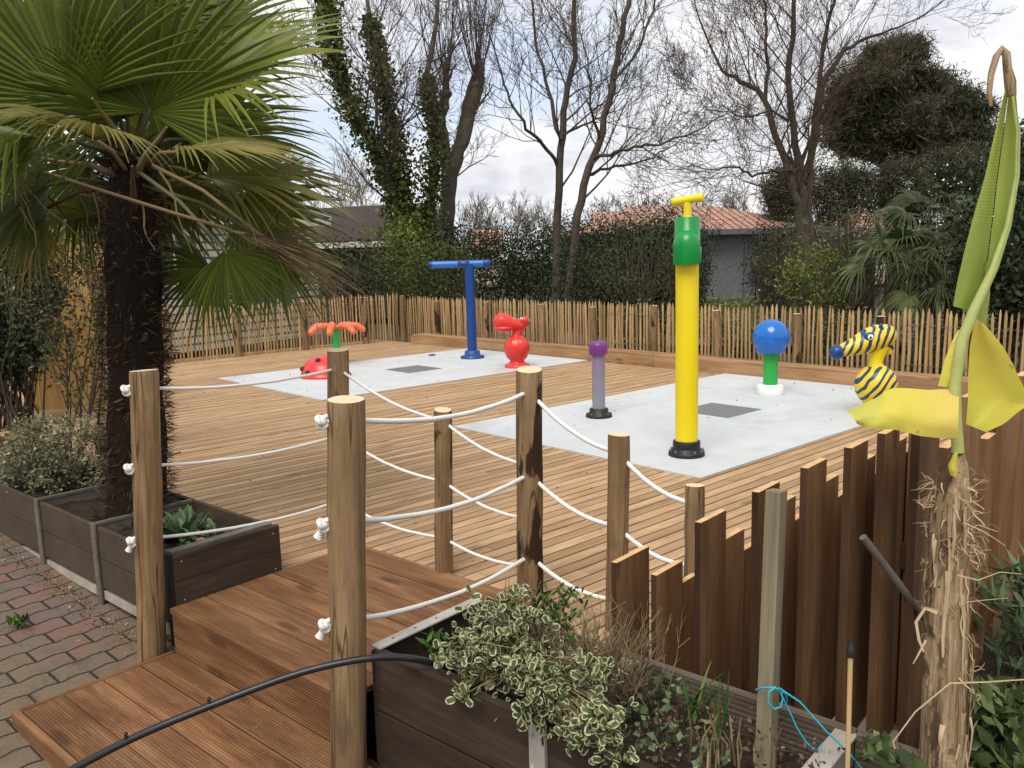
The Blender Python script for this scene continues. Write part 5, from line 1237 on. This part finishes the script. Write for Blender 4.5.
pine('big dark pine with rounded crown behind the large bare tree', 884, 60, 40, [(890, 62, 34, 20, 0), (905, 50, 26, 14, 1), (870, 82, 38, 18, -1), (915, 85, 34, 20, 1), (862, 112, 42, 17, 0), (905, 118, 44, 17, -1), (850, 135, 30, 10, 0), (945, 102, 26, 18, 1), (890, 143, 38, 9, 0), (885, 98, 46, 16, 1), (935, 85, 20, 14, 0), (945, 120, 26, 12, 1), (868, 152, 34, 9, 0), (912, 158, 34, 9, 0), (850, 95, 20, 14, 0), (890, 128, 50, 14, 1), (842, 122, 24, 12, 0), (856, 142, 34, 10, 1), (925, 142, 36, 12, 1), (890, 105, 50, 16, 2)], 26)
pine('dark pine with layered boughs right of the big pine', 968, 105, 36, [(962, 102, 22, 14, 0), (975, 112, 20, 12, 0), (955, 128, 26, 10, 0), (980, 140, 30, 12, 0), (948, 155, 22, 8, 0)], 26)
for i, (px, py, Y, rx, ry, lab) in enumerate([(785, 195, 34, 24, 32, 'left of the bare tree trunk'), (840, 190, 33, 36, 30, 'right of the bare tree trunk'), (905, 190, 32, 42, 32, 'under the pine crown'), (965, 180, 30, 40, 34, 'behind the upper fan palms'), (1020, 175, 28, 34, 44, 'at the right edge')]):
    c_ = atd(px, py, Y); k = Y/FPX; bush('cypress', 'dense blackish conifer ' + lab, 'tree', c_, (rx*k, rx*k*.6, ry*k), 220, 70, .42, .15, 'pine', .2, 30, .05, zb=-.3, group='dark conifers behind the gardens', shell=.3)

# ================================================================== CAMERA, SKY, SUN
cd = bpy.data.cameras.new('camera'); co = bpy.data.objects.new('camera', cd); C.objects.link(co)
cd.sensor_width = 36; cd.lens = FPX/1024*36; cd.clip_end = 2000; cd.clip_start = .02
co.matrix_world = Matrix.Translation((0, 0, CH)) @ CR.to_4x4(); sc = bpy.context.scene; sc.camera = co
w = bpy.data.worlds.new('World'); sc.world = w; w.use_nodes = True; nt = w.node_tree; nt.nodes.clear()
def N(t): return nt.nodes.new(t)
out = N('ShaderNodeOutputWorld'); bg = N('ShaderNodeBackground'); bg.inputs['Strength'].default_value = .1
sky = N('ShaderNodeTexSky'); sky.sky_type = 'NISHITA'; sky.sun_disc = False; sky.sun_elevation = R_(56); sky.sun_rotation = R_(198); sky.altitude = 20; sky.dust_density = 1.5
tc = N('ShaderNodeTexCoord'); sx = N('ShaderNodeSeparateXYZ'); nt.links.new(tc.outputs['Generated'], sx.inputs[0])
def mth(op, a, b=None):
    x = N('ShaderNodeMath'); x.operation = op
    for v_, i in ((a, 0), (b, 1)):
        if v_ is None: continue
        if isinstance(v_, (int, float)): x.inputs[i].default_value = v_
        else: nt.links.new(v_, x.inputs[i])
    return x.outputs[0]
dz = mth('ADD', mth('MAXIMUM', sx.outputs['Z'], 0.), .32)
cv = N('ShaderNodeCombineXYZ'); nt.links.new(mth('DIVIDE', sx.outputs['X'], dz), cv.inputs[0]); nt.links.new(mth('DIVIDE', sx.outputs['Y'], dz), cv.inputs[1]); cv.inputs[2].default_value = 3.7
def wn(scale, det, rough, dist, loc):
    mp = N('ShaderNodeMapping'); mp.inputs['Location'].default_value = loc; nt.links.new(cv.outputs[0], mp.inputs[0])
    x = N('ShaderNodeTexNoise'); x.inputs['Scale'].default_value = scale; x.inputs['Detail'].default_value = det; x.inputs['Roughness'].default_value = rough; x.inputs['Distortion'].default_value = dist
    nt.links.new(mp.outputs[0], x.inputs['Vector']); return x.outputs['Fac']
def wr(fac, stops):
    x = N('ShaderNodeValToRGB'); e = x.color_ramp.elements
    while len(e) < len(stops): e.new(.5)
    for i, (p, c) in enumerate(stops): e[i].position = p; e[i].color = (c, c, c, 1) if not hasattr(c, '__len__') else (*c, 1)
    nt.links.new(fac, x.inputs[0]); return x.outputs[0]
cov = wr(wn(1.5, 7, .55, .3, (1.3, .4, 0)), [(.34, 0.), (.50, 1.)])
shade = wr(wn(3.2, 8, .6, .5, (4.1, 2.2, 0)), [(.34, (.64, .66, .71)), (.52, (.86, .87, .90)), (.66, (1., .99, .97))])
mx = N('ShaderNodeMix'); mx.data_type = 'RGBA'; mx.blend_type = 'MULTIPLY'; mx.inputs[0].default_value = 1.; nt.links.new(shade, mx.inputs[6]); mx.inputs[7].default_value = (7.6, 7.6, 7.6, 1)
sk = N('ShaderNodeMix'); sk.data_type = 'RGBA'; sk.blend_type = 'MIX'; sk.inputs[0].default_value = .6; nt.links.new(sky.outputs[0], sk.inputs[6]); sk.inputs[7].default_value = (6.2, 6.6, 7.5, 1)
m2 = N('ShaderNodeMix'); m2.data_type = 'RGBA'; nt.links.new(cov, m2.inputs[0]); nt.links.new(sk.outputs[2], m2.inputs[6]); nt.links.new(mx.outputs[2], m2.inputs[7])
nt.links.new(m2.outputs[2], bg.inputs['Color']); nt.links.new(bg.outputs[0], out.inputs['Surface'])
sd = bpy.data.lights.new('sun', 'SUN'); sd.energy = 1.9; sd.angle = R_(34); sd.color = (1, .93, .82); so = bpy.data.objects.new('sun', sd); C.objects.link(so)
az = R_(198); el = R_(56); dv = Vector((math.sin(az)*math.cos(el), math.cos(az)*math.cos(el), math.sin(el)))
so.rotation_euler = dv.to_track_quat('Z', 'Y').to_euler(); so.location = (0, 0, 20)
sc.view_settings.view_transform = 'Standard'; sc.view_settings.look = 'None'; sc.view_settings.gamma = 1; sc.view_settings.exposure = .6; sc.view_settings.use_curve_mapping = False
sc.render.resolution_x = 1024; sc.render.resolution_y = 768
